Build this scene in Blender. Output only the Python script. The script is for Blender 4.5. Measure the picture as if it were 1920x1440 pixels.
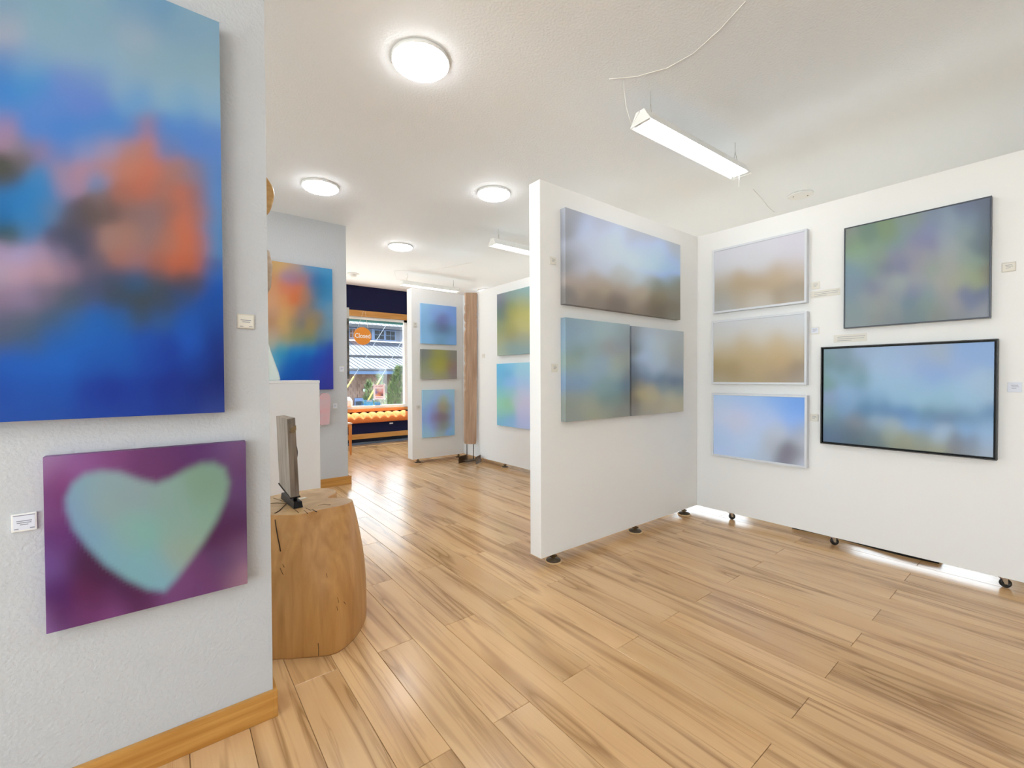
import bpy, bmesh, math, random
import numpy as np
from mathutils import Vector, Matrix

# ------------------------------------------------------------------ scene, camera, light
for o in list(bpy.data.objects):
    bpy.data.objects.remove(o, do_unlink=True)
scene = bpy.context.scene
COL = scene.collection
random.seed(7)

F_PX, CAM_H = 823.42, 1.22          # focal length in pixels of a 1920x1440 frame, eye height
YAW, PITCH, ROLL = (math.radians(a) for a in (38.056, -0.840, -0.257))
_f = np.array([math.sin(YAW)*math.cos(PITCH), math.cos(YAW)*math.cos(PITCH), math.sin(PITCH)])
_r = np.array([math.cos(YAW), -math.sin(YAW), 0.0])
_u = np.cross(_r, _f)
_c, _s = math.cos(ROLL), math.sin(ROLL)
CAMM = np.stack([_c*_r+_s*_u, -_s*_r+_c*_u, _f])     # rows: right, up, forward

cam_data = bpy.data.cameras.new('camera')
cam_data.sensor_width = 36.0
cam_data.lens = 36.0*F_PX/1920.0
cam_data.clip_start = 0.02
cam_data.clip_end = 300
cam = bpy.data.objects.new('camera', cam_data)
COL.objects.link(cam)
m = Matrix.Identity(4)
for i in range(3):
    m[i][0], m[i][1], m[i][2] = CAMM[0][i], CAMM[1][i], -CAMM[2][i]
m[0][3], m[1][3], m[2][3] = 0, 0, CAM_H
cam.matrix_world = m
scene.camera = cam

world = bpy.data.worlds.new('sky'); scene.world = world
world.use_nodes = True
bg = world.node_tree.nodes['Background']
bg.inputs[0].default_value = (0.82, 0.91, 1.0, 1)
bg.inputs[1].default_value = 3.0

sun_data = bpy.data.lights.new('sun', 'SUN')
sun_data.energy = 8.0; sun_data.angle = math.radians(0.6); sun_data.color = (1, 0.95, 0.86)
sun = bpy.data.objects.new('sun', sun_data); COL.objects.link(sun)
_d = Vector((-0.10, -0.30, -1.0)).normalized()       # high sun beyond the street window
sun.rotation_euler = _d.to_track_quat('-Z', 'Y').to_euler()

vs = scene.view_settings
vs.view_transform = 'Standard'; vs.look = 'None'; vs.gamma = 1.0; vs.use_curve_mapping = False
vs.exposure = 0.95
DISK_E, TUBE_E = 15.0, 1.5          # what the ceiling lamps give off

# ------------------------------------------------------------------ photo pixel -> place
def ray(x, y):
    return np.array([(x-960)/F_PX, -(y-720)/F_PX, 1.0]) @ CAMM
def onz(x, y, z=0.0):
    d = ray(x, y); t = (z-CAM_H)/d[2]; return t*d+np.array([0, 0, CAM_H])
def onu(x, y, u):
    d = ray(x, y); return d*(u/d[0])+np.array([0, 0, CAM_H])
def onv(x, y, v):
    d = ray(x, y); return d*(v/d[1])+np.array([0, 0, CAM_H])
def proj(P):
    q = CAMM @ (np.asarray(P, float)-np.array([0, 0, CAM_H]))
    return 960+F_PX*q[0]/q[2], 720-F_PX*q[1]/q[2]

# ------------------------------------------------------------------ materials
def lin(h):
    h = h.lstrip('#'); out = []
    for i in (0, 2, 4):
        c = int(h[i:i+2], 16)/255
        out.append(c/12.92 if c <= .04045 else ((c+.055)/1.055)**2.4)
    return np.array(out)
def _c4(c):
    if isinstance(c, str): c = lin(c)
    return (float(c[0]), float(c[1]), float(c[2]), 1)
MATS = {}
def mat(name, col, rough=0.5, metal=0.0, emit=None, es=0.0, bump=None, spec=0.5, vary=None):
    if name in MATS: return MATS[name]
    M = bpy.data.materials.new(name); M.use_nodes = True
    nt = M.node_tree; b = nt.nodes['Principled BSDF']
    b.inputs['Base Color'].default_value = _c4(col)
    b.inputs['Roughness'].default_value = rough
    b.inputs['Metallic'].default_value = metal
    b.inputs['Specular IOR Level'].default_value = spec
    if emit is not None:
        b.inputs['Emission Color'].default_value = _c4(emit)
        b.inputs['Emission Strength'].default_value = es
    tc = None
    if bump or vary:
        tc = nt.nodes.new('ShaderNodeTexCoord')
    if bump:
        sc, st, dist = bump
        n = nt.nodes.new('ShaderNodeTexNoise'); n.inputs['Scale'].default_value = sc; n.inputs['Detail'].default_value = 3
        nt.links.new(tc.outputs['Object'], n.inputs['Vector'])
        bp = nt.nodes.new('ShaderNodeBump'); bp.inputs['Strength'].default_value = st; bp.inputs['Distance'].default_value = dist
        nt.links.new(n.outputs['Fac'], bp.inputs['Height']); nt.links.new(bp.outputs['Normal'], b.inputs['Normal'])
    if vary:                                   # (second colour, noise scale xyz)
        c2, sc = vary
        mp = nt.nodes.new('ShaderNodeMapping'); mp.inputs['Scale'].default_value = sc
        nt.links.new(tc.outputs['Object'], mp.inputs['Vector'])
        n2 = nt.nodes.new('ShaderNodeTexNoise'); n2.inputs['Scale'].default_value = 1; n2.inputs['Detail'].default_value = 4
        nt.links.new(mp.outputs['Vector'], n2.inputs['Vector'])
        rp = nt.nodes.new('ShaderNodeValToRGB')
        rp.color_ramp.elements[0].position = .35; rp.color_ramp.elements[1].position = .68
        rp.color_ramp.elements[0].color = _c4(col); rp.color_ramp.elements[1].color = _c4(c2)
        nt.links.new(n2.outputs['Fac'], rp.inputs['Fac']); nt.links.new(rp.outputs['Color'], b.inputs['Base Color'])
    MATS[name] = M
    return M

def glass_mat():
    M = bpy.data.materials.new('window_glass'); M.use_nodes = True; nt = M.node_tree
    nt.nodes.clear()
    out = nt.nodes.new('ShaderNodeOutputMaterial'); mx = nt.nodes.new('ShaderNodeMixShader')
    tr = nt.nodes.new('ShaderNodeBsdfTransparent'); tr.inputs[0].default_value = (.95, .97, .97, 1)
    gl = nt.nodes.new('ShaderNodeBsdfGlossy'); gl.inputs['Roughness'].default_value = .02
    mx.inputs[0].default_value = .045
    nt.links.new(tr.outputs[0], mx.inputs[1]); nt.links.new(gl.outputs[0], mx.inputs[2])
    nt.links.new(mx.outputs[0], out.inputs[0])
    return M

def plank_mat():
    M = bpy.data.materials.new('floor_plank_wood'); M.use_nodes = True; nt = M.node_tree
    L = nt.links.new; N = nt.nodes.new
    b = nt.nodes['Principled BSDF']
    tc = N('ShaderNodeTexCoord'); oi = N('ShaderNodeObjectInfo')
    cmb = N('ShaderNodeCombineXYZ')
    m1 = N('ShaderNodeMath'); m1.operation = 'MULTIPLY'; m1.inputs[1].default_value = 53.7
    m2 = N('ShaderNodeMath'); m2.operation = 'MULTIPLY'; m2.inputs[1].default_value = 191.3
    L(oi.outputs['Random'], m1.inputs[0]); L(oi.outputs['Random'], m2.inputs[0])
    L(m1.outputs[0], cmb.inputs[0]); L(m2.outputs[0], cmb.inputs[1])
    add = N('ShaderNodeVectorMath'); add.operation = 'ADD'
    L(tc.outputs['Object'], add.inputs[0]); L(cmb.outputs[0], add.inputs[1])
    def noise(sc, detail, rough=.5, dist=0):
        mp = N('ShaderNodeMapping'); mp.inputs['Scale'].default_value = sc
        L(add.outputs[0], mp.inputs['Vector'])
        n = N('ShaderNodeTexNoise'); n.inputs['Scale'].default_value = 1; n.inputs['Detail'].default_value = detail
        n.inputs['Roughness'].default_value = rough; n.inputs['Distortion'].default_value = dist
        L(mp.outputs[0], n.inputs['Vector']); return n
    def ramp(src, stops):
        r = N('ShaderNodeValToRGB'); e = r.color_ramp.elements
        e[0].position, e[0].color = stops[0][0], _c4(stops[0][1]); e[1].position, e[1].color = stops[-1][0], _c4(stops[-1][1])
        for p, c in stops[1:-1]:
            q = e.new(p); q.color = _c4(c)
        L(src, r.inputs['Fac']); return r
    g = lambda v: (v, v, v)
    # broad heartwood streaks: dark bands that end in a sharp side
    s1 = ramp(noise((9.5, .7, 1), 2.5, .45, .7).outputs['Fac'], [(0, g(0)), (.53, g(0)), (.60, g(.62)), (.625, g(1)), (.64, g(.35)), (.70, g(.12)), (1, g(.05))])
    s2 = ramp(noise((26, 1.1, 1), 3, .5, .9).outputs['Fac'], [(0, g(0)), (.55, g(0)), (.63, g(.8)), (.65, g(.1)), (1, g(0))])
    s3 = ramp(noise((130, 5, 1), 2).outputs['Fac'], [(.3, g(0)), (.8, g(1))])
    s4 = ramp(noise((5, 1.1, 1), 2).outputs['Fac'], [(.35, g(0)), (.7, g(1))])
    base = N('ShaderNodeMixRGB'); base.inputs[1].default_value = _c4('#dfb788'); base.inputs[2].default_value = _c4('#cea372')
    L(s4.outputs[0], base.inputs[0])
    def mixin(prev, fac, colr, amt):
        mm = N('ShaderNodeMath'); mm.operation = 'MULTIPLY'; mm.inputs[1].default_value = amt
        L(fac.outputs[0], mm.inputs[0])
        x = N('ShaderNodeMixRGB'); x.inputs[2].default_value = _c4(colr)
        L(mm.outputs[0], x.inputs[0]); L(prev.outputs[0], x.inputs[1]); return x
    a = mixin(base, s1, '#8a6035', .68)
    a = mixin(a, s2, '#8a6036', .38)
    a = mixin(a, s3, '#b58955', .14)
    # small knots
    mp = N('ShaderNodeMapping'); mp.inputs['Scale'].default_value = (4.2, 1.7, 1); L(add.outputs[0], mp.inputs['Vector'])
    vo = N('ShaderNodeTexVoronoi'); vo.inputs['Scale'].default_value = 1; L(mp.outputs[0], vo.inputs['Vector'])
    kr = ramp(vo.outputs['Distance'], [(0, g(1)), (.03, g(.8)), (.085, g(0)), (1, g(0))])
    a = mixin(a, kr, '#7c5530', .6)
    hv = N('ShaderNodeHueSaturation')
    mr = N('ShaderNodeMapRange'); mr.inputs['To Min'].default_value = .93; mr.inputs['To Max'].default_value = 1.06
    L(oi.outputs['Random'], mr.inputs['Value']); L(mr.outputs[0], hv.inputs['Value']); L(a.outputs[0], hv.inputs['Color'])
    L(hv.outputs[0], b.inputs['Base Color'])
    b.inputs['Roughness'].default_value = .2
    b.inputs['Specular IOR Level'].default_value = .5
    bp = N('ShaderNodeBump'); bp.inputs['Strength'].default_value = .06; bp.inputs['Distance'].default_value = .002
    L(s3.outputs[0], bp.inputs['Height']); L(bp.outputs[0], b.inputs['Normal'])
    return M

def wood_mat(name, c1, c2, scale, rough=.45, dark=None):
    M = bpy.data.materials.new(name); M.use_nodes = True; nt = M.node_tree
    L = nt.links.new; N = nt.nodes.new; b = nt.nodes['Principled BSDF']
    tc = N('ShaderNodeTexCoord'); mp = N('ShaderNodeMapping'); mp.inputs['Scale'].default_value = scale
    L(tc.outputs['Object'], mp.inputs[0])
    n = N('ShaderNodeTexNoise'); n.inputs['Scale'].default_value = 1; n.inputs['Detail'].default_value = 5; n.inputs['Distortion'].default_value = .5
    L(mp.outputs[0], n.inputs['Vector'])
    r = N('ShaderNodeValToRGB'); e = r.color_ramp.elements
    e[0].position, e[0].color = .32, _c4(c1); e[1].position, e[1].color = .66, _c4(c2)
    if dark:
        q = e.new(.74); q.color = _c4(dark)
    L(n.outputs['Fac'], r.inputs[0]); L(r.outputs[0], b.inputs['Base Color'])
    b.inputs['Roughness'].default_value = rough
    bp = N('ShaderNodeBump'); bp.inputs['Strength'].default_value = .15; bp.inputs['Distance'].default_value = .002
    L(n.outputs['Fac'], bp.inputs['Height']); L(bp.outputs[0], b.inputs['Normal'])
    MATS[name] = M
    return M

def art_mat():
    M = bpy.data.materials.new('painted_canvas'); M.use_nodes = True; nt = M.node_tree
    b = nt.nodes['Principled BSDF']; a = nt.nodes.new('ShaderNodeAttribute'); a.attribute_name = 'paint'
    nt.links.new(a.outputs['Color'], b.inputs['Base Color'])
    b.inputs['Roughness'].default_value = .55; b.inputs['Specular IOR Level'].default_value = .25
    return M

WALLC = (.86, .86, .855)
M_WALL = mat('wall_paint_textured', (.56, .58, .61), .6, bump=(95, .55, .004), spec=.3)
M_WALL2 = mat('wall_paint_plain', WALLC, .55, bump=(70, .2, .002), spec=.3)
M_CEIL = mat('ceiling_paint', (.87, .90, .935), .7, bump=(75, .55, .004), spec=.2)
M_PANEL = mat('partition_paint', (.87, .865, .85), .5, spec=.35)
M_NAVY = mat('navy_paint', '#10143a', .7, spec=.2)
M_TRIM = wood_mat('fir_trim', '#c8914a', '#b57c35', (3, 3, 60), .4)
M_BASE = wood_mat('fir_baseboard', '#cf9a52', '#b47b36', (2, 4, 45), .4)
M_WHITE = mat('white_enamel', (.85, .85, .84), .35)
M_BLACK = mat('black_rubber', (.012, .011, .010), .5)
M_METAL = mat('zinc_steel', (.62, .60, .56), .3, 1.0)
M_GLASS = glass_mat()
M_PLANK = plank_mat()
M_ART = art_mat()
M_DISK = mat('lamp_diffuser', (.9, .9, .9), .4, emit=(.97, .985, 1), es=DISK_E)
M_TUBE = mat('lamp_tube', (.9, .9, .9), .4, emit=(.97, .985, 1), es=TUBE_E*2.2)

# ------------------------------------------------------------------ mesh helpers
class MB:
    def __init__(s): s.v = []; s.f = []; s.sm = []
    def add(s, vs_, fs, smooth=False):
        o = len(s.v); s.v += [tuple(map(float, p)) for p in vs_]
        s.f += [tuple(i+o for i in f) for f in fs]; s.sm += [smooth]*len(fs)
        return s
    def box(s, a, b, bev=0.0, mtx=None):
        x0, y0, z0 = (min(a[i], b[i]) for i in range(3)); x1, y1, z1 = (max(a[i], b[i]) for i in range(3))
        if bev <= 0:
            P = [(x, y, z) for z in (z0, z1) for y in (y0, y1) for x in (x0, x1)]
            Fs = [(0, 2, 3, 1), (4, 5, 7, 6), (0, 1, 5, 4), (2, 6, 7, 3), (0, 4, 6, 2), (1, 3, 7, 5)]
        else:
            bm = bmesh.new(); bmesh.ops.create_cube(bm, size=1)
            for v in bm.verts: v.co = ((x0+x1)/2+v.co.x*(x1-x0), (y0+y1)/2+v.co.y*(y1-y0), (z0+z1)/2+v.co.z*(z1-z0))
            bev = min(bev, .45*min(x1-x0, y1-y0, z1-z0))
            bmesh.ops.bevel(bm, geom=list(bm.edges), offset=bev, segments=2, profile=.6, affect='EDGES')
            bm.verts.index_update()
            P = [tuple(v.co) for v in bm.verts]; Fs = [tuple(v.index for v in f.verts) for f in bm.faces]; bm.free()
        if mtx is not None: P = [tuple(mtx @ Vector(p)) for p in P]
        return s.add(P, Fs)
    def hexa(s, P):                            # 8 points: bottom 4 (ccw), top 4
        return s.add(P, [(3, 2, 1, 0), (4, 5, 6, 7), (0, 1, 5, 4), (1, 2, 6, 5), (2, 3, 7, 6), (3, 0, 4, 7)])
    def cyl(s, p0, p1, r0, r1=None, n=20, caps=True, smooth=True):
        r1 = r0 if r1 is None else r1
        p0, p1 = Vector(p0), Vector(p1); d = (p1-p0).normalized()
        a = d.orthogonal().normalized(); b = d.cross(a)
        P = [p0+(a*math.cos(t)+b*math.sin(t))*r0 for t in (2*math.pi*i/n for i in range(n))]
        P += [p1+(a*math.cos(t)+b*math.sin(t))*r1 for t in (2*math.pi*i/n for i in range(n))]
        s.add(P, [(i, (i+1) % n, n+(i+1) % n, n+i) for i in range(n)], smooth)
        if caps:
            o = len(s.v)-2*n
            s.f += [tuple(o+i for i in reversed(range(n))), tuple(o+n+i for i in range(n))]; s.sm += [False, False]
        return s
    def lathe(s, prof, c, n=32, smooth=True):  # prof: (r, z) from bottom to top about centre c
        P = []
        for r, z in prof:
            P += [(c[0]+r*math.cos(2*math.pi*i/n), c[1]+r*math.sin(2*math.pi*i/n), c[2]+z) for i in range(n)]
        Fs = []
        for k in range(len(prof)-1):
            Fs += [(k*n+i, k*n+(i+1) % n, (k+1)*n+(i+1) % n, (k+1)*n+i) for i in range(n)]
        s.add(P, Fs, smooth); o = len(s.v)-len(P)
        s.f += [tuple(o+i for i in reversed(range(n))), tuple(o+(len(prof)-1)*n+i for i in range(n))]; s.sm += [False, False]
        return s
    def tube(s, pts, r, n=6):
        pts = [Vector(p) for p in pts]; rings = []
        a = None
        for i, p in enumerate(pts):
            d = (pts[min(i+1, len(pts)-1)]-pts[max(i-1, 0)]).normalized()
            a = d.orthogonal().normalized() if a is None else (a-d*a.dot(d)).normalized()
            b = d.cross(a); rings.append([p+(a*math.cos(2*math.pi*k/n)+b*math.sin(2*math.pi*k/n))*r for k in range(n)])
        P = [q for rg in rings for q in rg]; Fs = []
        for i in range(len(pts)-1):
            Fs += [(i*n+k, i*n+(k+1) % n, (i+1)*n+(k+1) % n, (i+1)*n+k) for k in range(n)]
        Fs += [tuple(reversed(range(n))), tuple((len(pts)-1)*n+k for k in range(n))]
        return s.add(P, Fs, True)
    def prism(s, poly, off):                   # 3-D polygon extruded by vector off
        n = len(poly); A = [Vector(p) for p in poly]; B = [p+Vector(off) for p in A]
        return s.add(A+B, [tuple(reversed(range(n))), tuple(range(n, 2*n))]+[(i, (i+1) % n, n+(i+1) % n, n+i) for i in range(n)])
    def loft(s, rings, smooth=True, cap=True):
        n = len(rings[0]); P = [p for r in rings for p in r]; Fs = []
        for k in range(len(rings)-1):
            Fs += [(k*n+i, k*n+(i+1) % n, (k+1)*n+(i+1) % n, (k+1)*n+i) for i in range(n)]
        s.add(P, Fs, smooth)
        if cap:
            o = len(s.v)-len(P)
            s.f += [tuple(o+i for i in reversed(range(n))), tuple(o+(len(rings)-1)*n+i for i in range(n))]; s.sm += [False, False]
        return s
    def mesh(s, name, org=(0, 0, 0)):
        me = bpy.data.meshes.new(name)
        me.from_pydata([(p[0]-org[0], p[1]-org[1], p[2]-org[2]) for p in s.v], [], s.f)
        me.polygons.foreach_set('use_smooth', s.sm); me.update()
        bm = bmesh.new(); bm.from_mesh(me); bmesh.ops.recalc_face_normals(bm, faces=bm.faces); bm.to_mesh(me); bm.free()
        return me

def tag(o, label=None, cat=None, group=None, kind=None):
    if label: o['label'] = label
    if cat: o['category'] = cat
    if group: o['group'] = group
    if kind: o['kind'] = kind
    return o
def empty(name, loc, label, cat, group=None, rz=0.0):
    o = bpy.data.objects.new(name, None); COL.objects.link(o)
    o.location = loc; o.rotation_euler = (0, 0, rz); o.empty_display_size = .1
    return tag(o, label, cat, group)
def link(name, me, material, parent=None, loc=(0, 0, 0)):
    o = bpy.data.objects.new(name, me); COL.objects.link(o)
    if material is not None and not me.materials: me.materials.append(material)
    o.parent = parent; o.location = loc
    return o
def world_of(o):
    p = Vector(o.location)
    while o.parent is not None:
        o = o.parent; p += Vector(o.location)
    return p
def part(name, mb, material, parent, local=False, **k):     # mb in world coordinates unless local
    org = (0, 0, 0) if local else world_of(parent)
    return tag(link(name, mb.mesh(name, org), material, parent), **k)
def thing(name, mb, material, label, cat, group=None):       # a one-mesh thing, origin at its base
    V = np.array(mb.v); org = (float(V[:, 0].mean()), float(V[:, 1].mean()), float(V[:, 2].min()))
    return tag(link(name, mb.mesh(name, org), material, None, org), label, cat, group)
def struct(name, mb, material):
    V = np.array(mb.v); org = (float(V[:, 0].mean()), float(V[:, 1].mean()), float(V[:, 2].min()))
    return tag(link(name, mb.mesh(name, org), material, None, org), kind='structure')

# ------------------------------------------------------------------ the setting
CEIL = 2.96
U0, U1, V0, V1 = -3.5, 6.2, -3.2, 8.30
LW_V, LW_U = 1.775, 0.284           # near wall on the left: face and free end
MW_V, MW_U = 5.14, 1.620            # wall behind the stump
struct('ceiling', MB().box((U0-.2, V0-.2, CEIL), (U1+.2, V1+.2, CEIL+.25)), M_CEIL)
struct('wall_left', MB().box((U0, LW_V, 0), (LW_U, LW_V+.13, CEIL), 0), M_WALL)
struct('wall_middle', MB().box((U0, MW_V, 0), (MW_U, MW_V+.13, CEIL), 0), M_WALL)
struct('wall_back', MB().box((U0-.2, V0-.2, 0), (U1+.2, V0, CEIL)), M_WALL2)
# unseen windows added to the viewer's left to light the room
WB = [('fill_window_4', -3.0, -.8, .08, 2.8), ('fill_window_5', -.6, 1.6, .08, 2.8), ('fill_window_7', 2.3, 4.9, .08, 2.7), ('fill_window_8', 5.5, 7.9, .08, 2.85)]
mb = MB(); prev = V0
for n, a, b, z0, z1 in WB:
    mb.box((U0-.2, prev, 0), (U0, a, CEIL)); mb.box((U0-.2, a, 0), (U0, b, z0)); mb.box((U0-.2, a, z1), (U0, b, CEIL)); prev = b
mb.box((U0-.2, prev, 0), (U0, V1+.2, CEIL))
struct('wall_side', mb, M_WALL2)
for n, a, b, z0, z1 in WB:
    w = bpy.data.objects.new(n, None); COL.objects.link(w); w.location = (U0-.1, (a+b)/2, z0); w['kind'] = 'structure'
    fr = MB()
    for (aa, bb, cc, dd) in ((a, b, z0, z0+.06), (a, b, z1-.06, z1), (a, a+.06, z0, z1), (b-.06, b, z0, z1)):
        fr.box((U0-.14, aa, cc), (U0-.06, bb, dd))
    part('window_frame', fr, M_WHITE, w)
    part('glass_pane', MB().box((U0-.106, a+.03, z0+.03), (U0-.1, b-.03, z1-.03)), M_GLASS, w)
def base_run(name, u0, u1, v, end):
    mb = MB().box((u0, v-.014, 0), (u1, v, .098), .002)
    if end: mb.box((u1-.001, v-.014, 0), (u1+.012, v+.13, .098), .002)
    struct(name, mb, M_BASE)
base_run('baseboard_left', U0, LW_U+.002, LW_V, True)
base_run('baseboard_middle', U0, MW_U+.022, MW_V, True)

# street window wall (navy) with its opening
WN_U0, WN_U1, WN_Z0, WN_Z1 = 1.0, 3.85, 0.645, 2.385
mb = MB()
mb.box((U0, V1, 0), (WN_U0, V1+.2, CEIL)); mb.box((WN_U1, V1, 0), (U1+.2, V1+.2, CEIL))
mb.box((WN_U0, V1, WN_Z1), (WN_U1, V1+.2, CEIL)); mb.box((WN_U0, V1, 0), (WN_U1, V1+.2, WN_Z0))
struct('wall_front', mb, M_NAVY)
win = bpy.data.objects.new('window_1', None); COL.objects.link(win); win.location = ((WN_U0+WN_U1)/2, V1+.06, WN_Z0); win['kind'] = 'structure'
part('window_head_board', MB().box((WN_U0-.09, V1-.02, 2.385), (WN_U1+.12, V1, 2.497), .003), M_TRIM, win, label='orange fir board across the window head')
part('window_sill', MB().box((WN_U0-.05, V1-.055, .585), (WN_U1+.1, V1+.0, .642), .004), M_TRIM, win, label='orange fir sill board')
mb = MB()
mb.box((WN_U0, V1+.03, WN_Z1-.045), (WN_U1, V1+.10, WN_Z1)); mb.box((WN_U0, V1+.0, WN_Z0), (WN_U1, V1+.10, WN_Z0+.05))
mb.box((WN_U0, V1+.03, WN_Z0), (WN_U0+.05, V1+.10, WN_Z1)); mb.box((WN_U1-.09, V1+.03, WN_Z0), (WN_U1, V1+.10, WN_Z1))
part('window_frame', mb, M_WHITE, win)
part('window_blind_rail', MB().box((WN_U0+.05, V1+.075, WN_Z1-.09), (WN_U1-.04, V1+.11, WN_Z1-.04), .004), mat('teal_rail', '#3f7d80', .5), win, label='teal strip along the window head')
part('glass_pane', MB().box((WN_U0+.04, V1+.115, WN_Z0+.03), (WN_U1-.03, V1+.121, WN_Z1-.03)), M_GLASS, win)

# right wall far behind the partitions, with two windows that light the floor there
WR = [('window_2', .35, 1.62, .08, 1.7), ('window_3', 2.7, 3.9, .08, 1.7), ('fill_window_6', 5.4, 7.0, .08, 1.5)]  # last window is unseen, added to brighten the ceiling beyond the partitions
mb = MB(); prev = V0
for n, a, b, z0, z1 in WR:
    mb.box((U1, prev, 0), (U1+.2, a, CEIL)); mb.box((U1, a, 0), (U1+.2, b, z0)); mb.box((U1, a, z1), (U1+.2, b, CEIL)); prev = b
mb.box((U1, prev, 0), (U1+.2, V1+.2, CEIL))
struct('wall_right', mb, M_WALL2)
for n, a, b, z0, z1 in WR:
    w = bpy.data.objects.new(n, None); COL.objects.link(w); w.location = (U1+.1, (a+b)/2, z0); w['kind'] = 'structure'
    fr = MB()
    for (aa, bb, cc, dd) in ((a, b, z0, z0+.05), (a, b, z1-.05, z1), (a, a+.05, z0, z1), (b-.05, b, z0, z1)):
        fr.box((U1+.05, aa, cc), (U1+.12, bb, dd))
    part('window_frame', fr, M_WHITE, w)
    part('glass_pane', MB().box((U1+.08, a+.03, z0+.03), (U1+.086, b-.03, z1-.03)), M_GLASS, w)

# floor: a dark underlay and every plank on its own
floor = struct('floor', MB().box((U0-.2, V0-.2, -.15), (U1+.2, V1+.2, -.009)), mat('floor_joint', '#6b4a2a', .7))
PW, PL = .1695, 1.286
def crosses(p, q, a, b):
    d = lambda o, r, t: (r[0]-o[0])*(t[1]-o[1])-(r[1]-o[1])*(t[0]-o[0])
    return d(p, q, a)*d(p, q, b) < 0 and d(a, b, p)*d(a, b, q) < 0
PLAN = [((U0, LW_V+.05), (LW_U-.02, LW_V+.05)), ((U0, MW_V+.05), (MW_U, MW_V+.05)), ((1.87, 2.14), (3.75, 2.14)), ((3.85, 2.2), (3.85, -1.6)), ((2.72, 5.85), (3.55, 5.85)), ((3.62, 2.3), (3.62, 5.85))]
def seen(u, v):
    return not any(crosses((0, 0), (u, v), a, b) for a, b in PLAN)
planks = []
for k in range(math.floor((U0-1.735)/PW), math.ceil((U1-1.735)/PW)+1):
    ua = 1.735+k*PW; ub = ua+PW
    off = .608 if k % 2 == 0 else 1.251
    for n in range(-4, 8):
        va = off+n*PL; vb = va+PL
        if vb < V0+.02 or va > V1-.02 or ub < U0+.02 or ua > U1-.02: continue
        score = 0
        for t in np.linspace(.05, .95, 7):
            for s_ in (.2, .8):
                P = (ua+PW*s_, va+PL*t, 0)
                q = CAMM @ (np.array(P)-np.array([0, 0, CAM_H]))
                if q[2] < .2: continue
                x, y = 960+F_PX*q[0]/q[2], 720-F_PX*q[1]/q[2]
                if -20 < x < 1940 and y < 1460 and seen(P[0], P[1]): score += 1/q[2]**3
        planks.append((score, ua, va))
planks.sort(reverse=True)
def plank_mb(u=0., v=0., top=0.):
    g, c = .0007, .0013
    x0, x1, y0, y1 = u+g, u+PW-g, v+g, v+PL-g
    P = [(x0, y0, -.009), (x1, y0, -.009), (x1, y1, -.009), (x0, y1, -.009), (x0, y0, top-c), (x1, y0, top-c), (x1, y1, top-c), (x0, y1, top-c),
         (x0+c, y0+c, top), (x1-c, y0+c, top), (x1-c, y1-c, top), (x0+c, y1-c, top)]
    Fs = [(4, 5, 9, 8), (5, 6, 10, 9), (6, 7, 11, 10), (7, 4, 8, 11), (8, 9, 10, 11), (0, 1, 5, 4), (1, 2, 6, 5), (2, 3, 7, 6), (3, 0, 4, 7), (3, 2, 1, 0)]
    return P, Fs
pm = MB().add(*plank_mb()).mesh('plank'); pm.materials.append(M_PLANK)
fl = world_of(floor)
rest = MB()
for i, (sc, ua, va) in enumerate(planks):
    if sc > 0 and i < 290:
        link('plank', pm, None, floor, (ua-fl.x, va-fl.y, -fl.z))
    else:
        rest.add(*plank_mb(ua, va))
part('planks_out_of_sight', rest, M_PLANK, floor, kind='stuff')

# ------------------------------------------------------------------ ceiling lamps
GL_DISK = 'flush round lamps on the ceiling'
ring_m = MB().lathe([(.150, -.022), (.156, -.016), (.156, 0)], (0, 0, 0), 48).mesh('lamp_base'); ring_m.materials.append(M_WHITE)
dif_m = MB().lathe([(.02, -.056), (.06, -.054), (.105, -.046), (.138, -.034), (.152, -.022), (.150, -.018)], (0, 0, 0), 48).mesh('lamp_diffuser'); dif_m.materials.append(M_DISK)
DISKS = [((789, 122), 'bright round flush ceiling lamp nearest the hanging tube light and large blue painting'),
         ((601, 354), 'round flush ceiling lamp above the golden wooden disc sculpture'),
         ((926, 367), 'round flush ceiling lamp just beside the free end of the landscape partition'),
         ((751, 465), 'round flush ceiling lamp towards the navy wall and street window')]
def disk(u, v, label, group=GL_DISK):
    t = empty('ceiling_lamp', (u, v, CEIL), label, 'ceiling lamp', group)
    link('lamp_base', ring_m, None, t); link('lamp_diffuser', dif_m, None, t)
for (x, y), lab in DISKS:
    p = onz(x, y, CEIL-.03); disk(p[0], p[1], lab)
for u, v in ((1.11, .1), (-1.2, .2), (1.1, -1.9), (-1.2, -1.9), (-.6, 3.4), (-.6, 6.6), (5.0, 7.2)):  # extra lamps, never in view, added for more light
    disk(u, v, 'added unseen fill lamp, round and flush on the ceiling', 'added unseen ceiling lamps')

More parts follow.
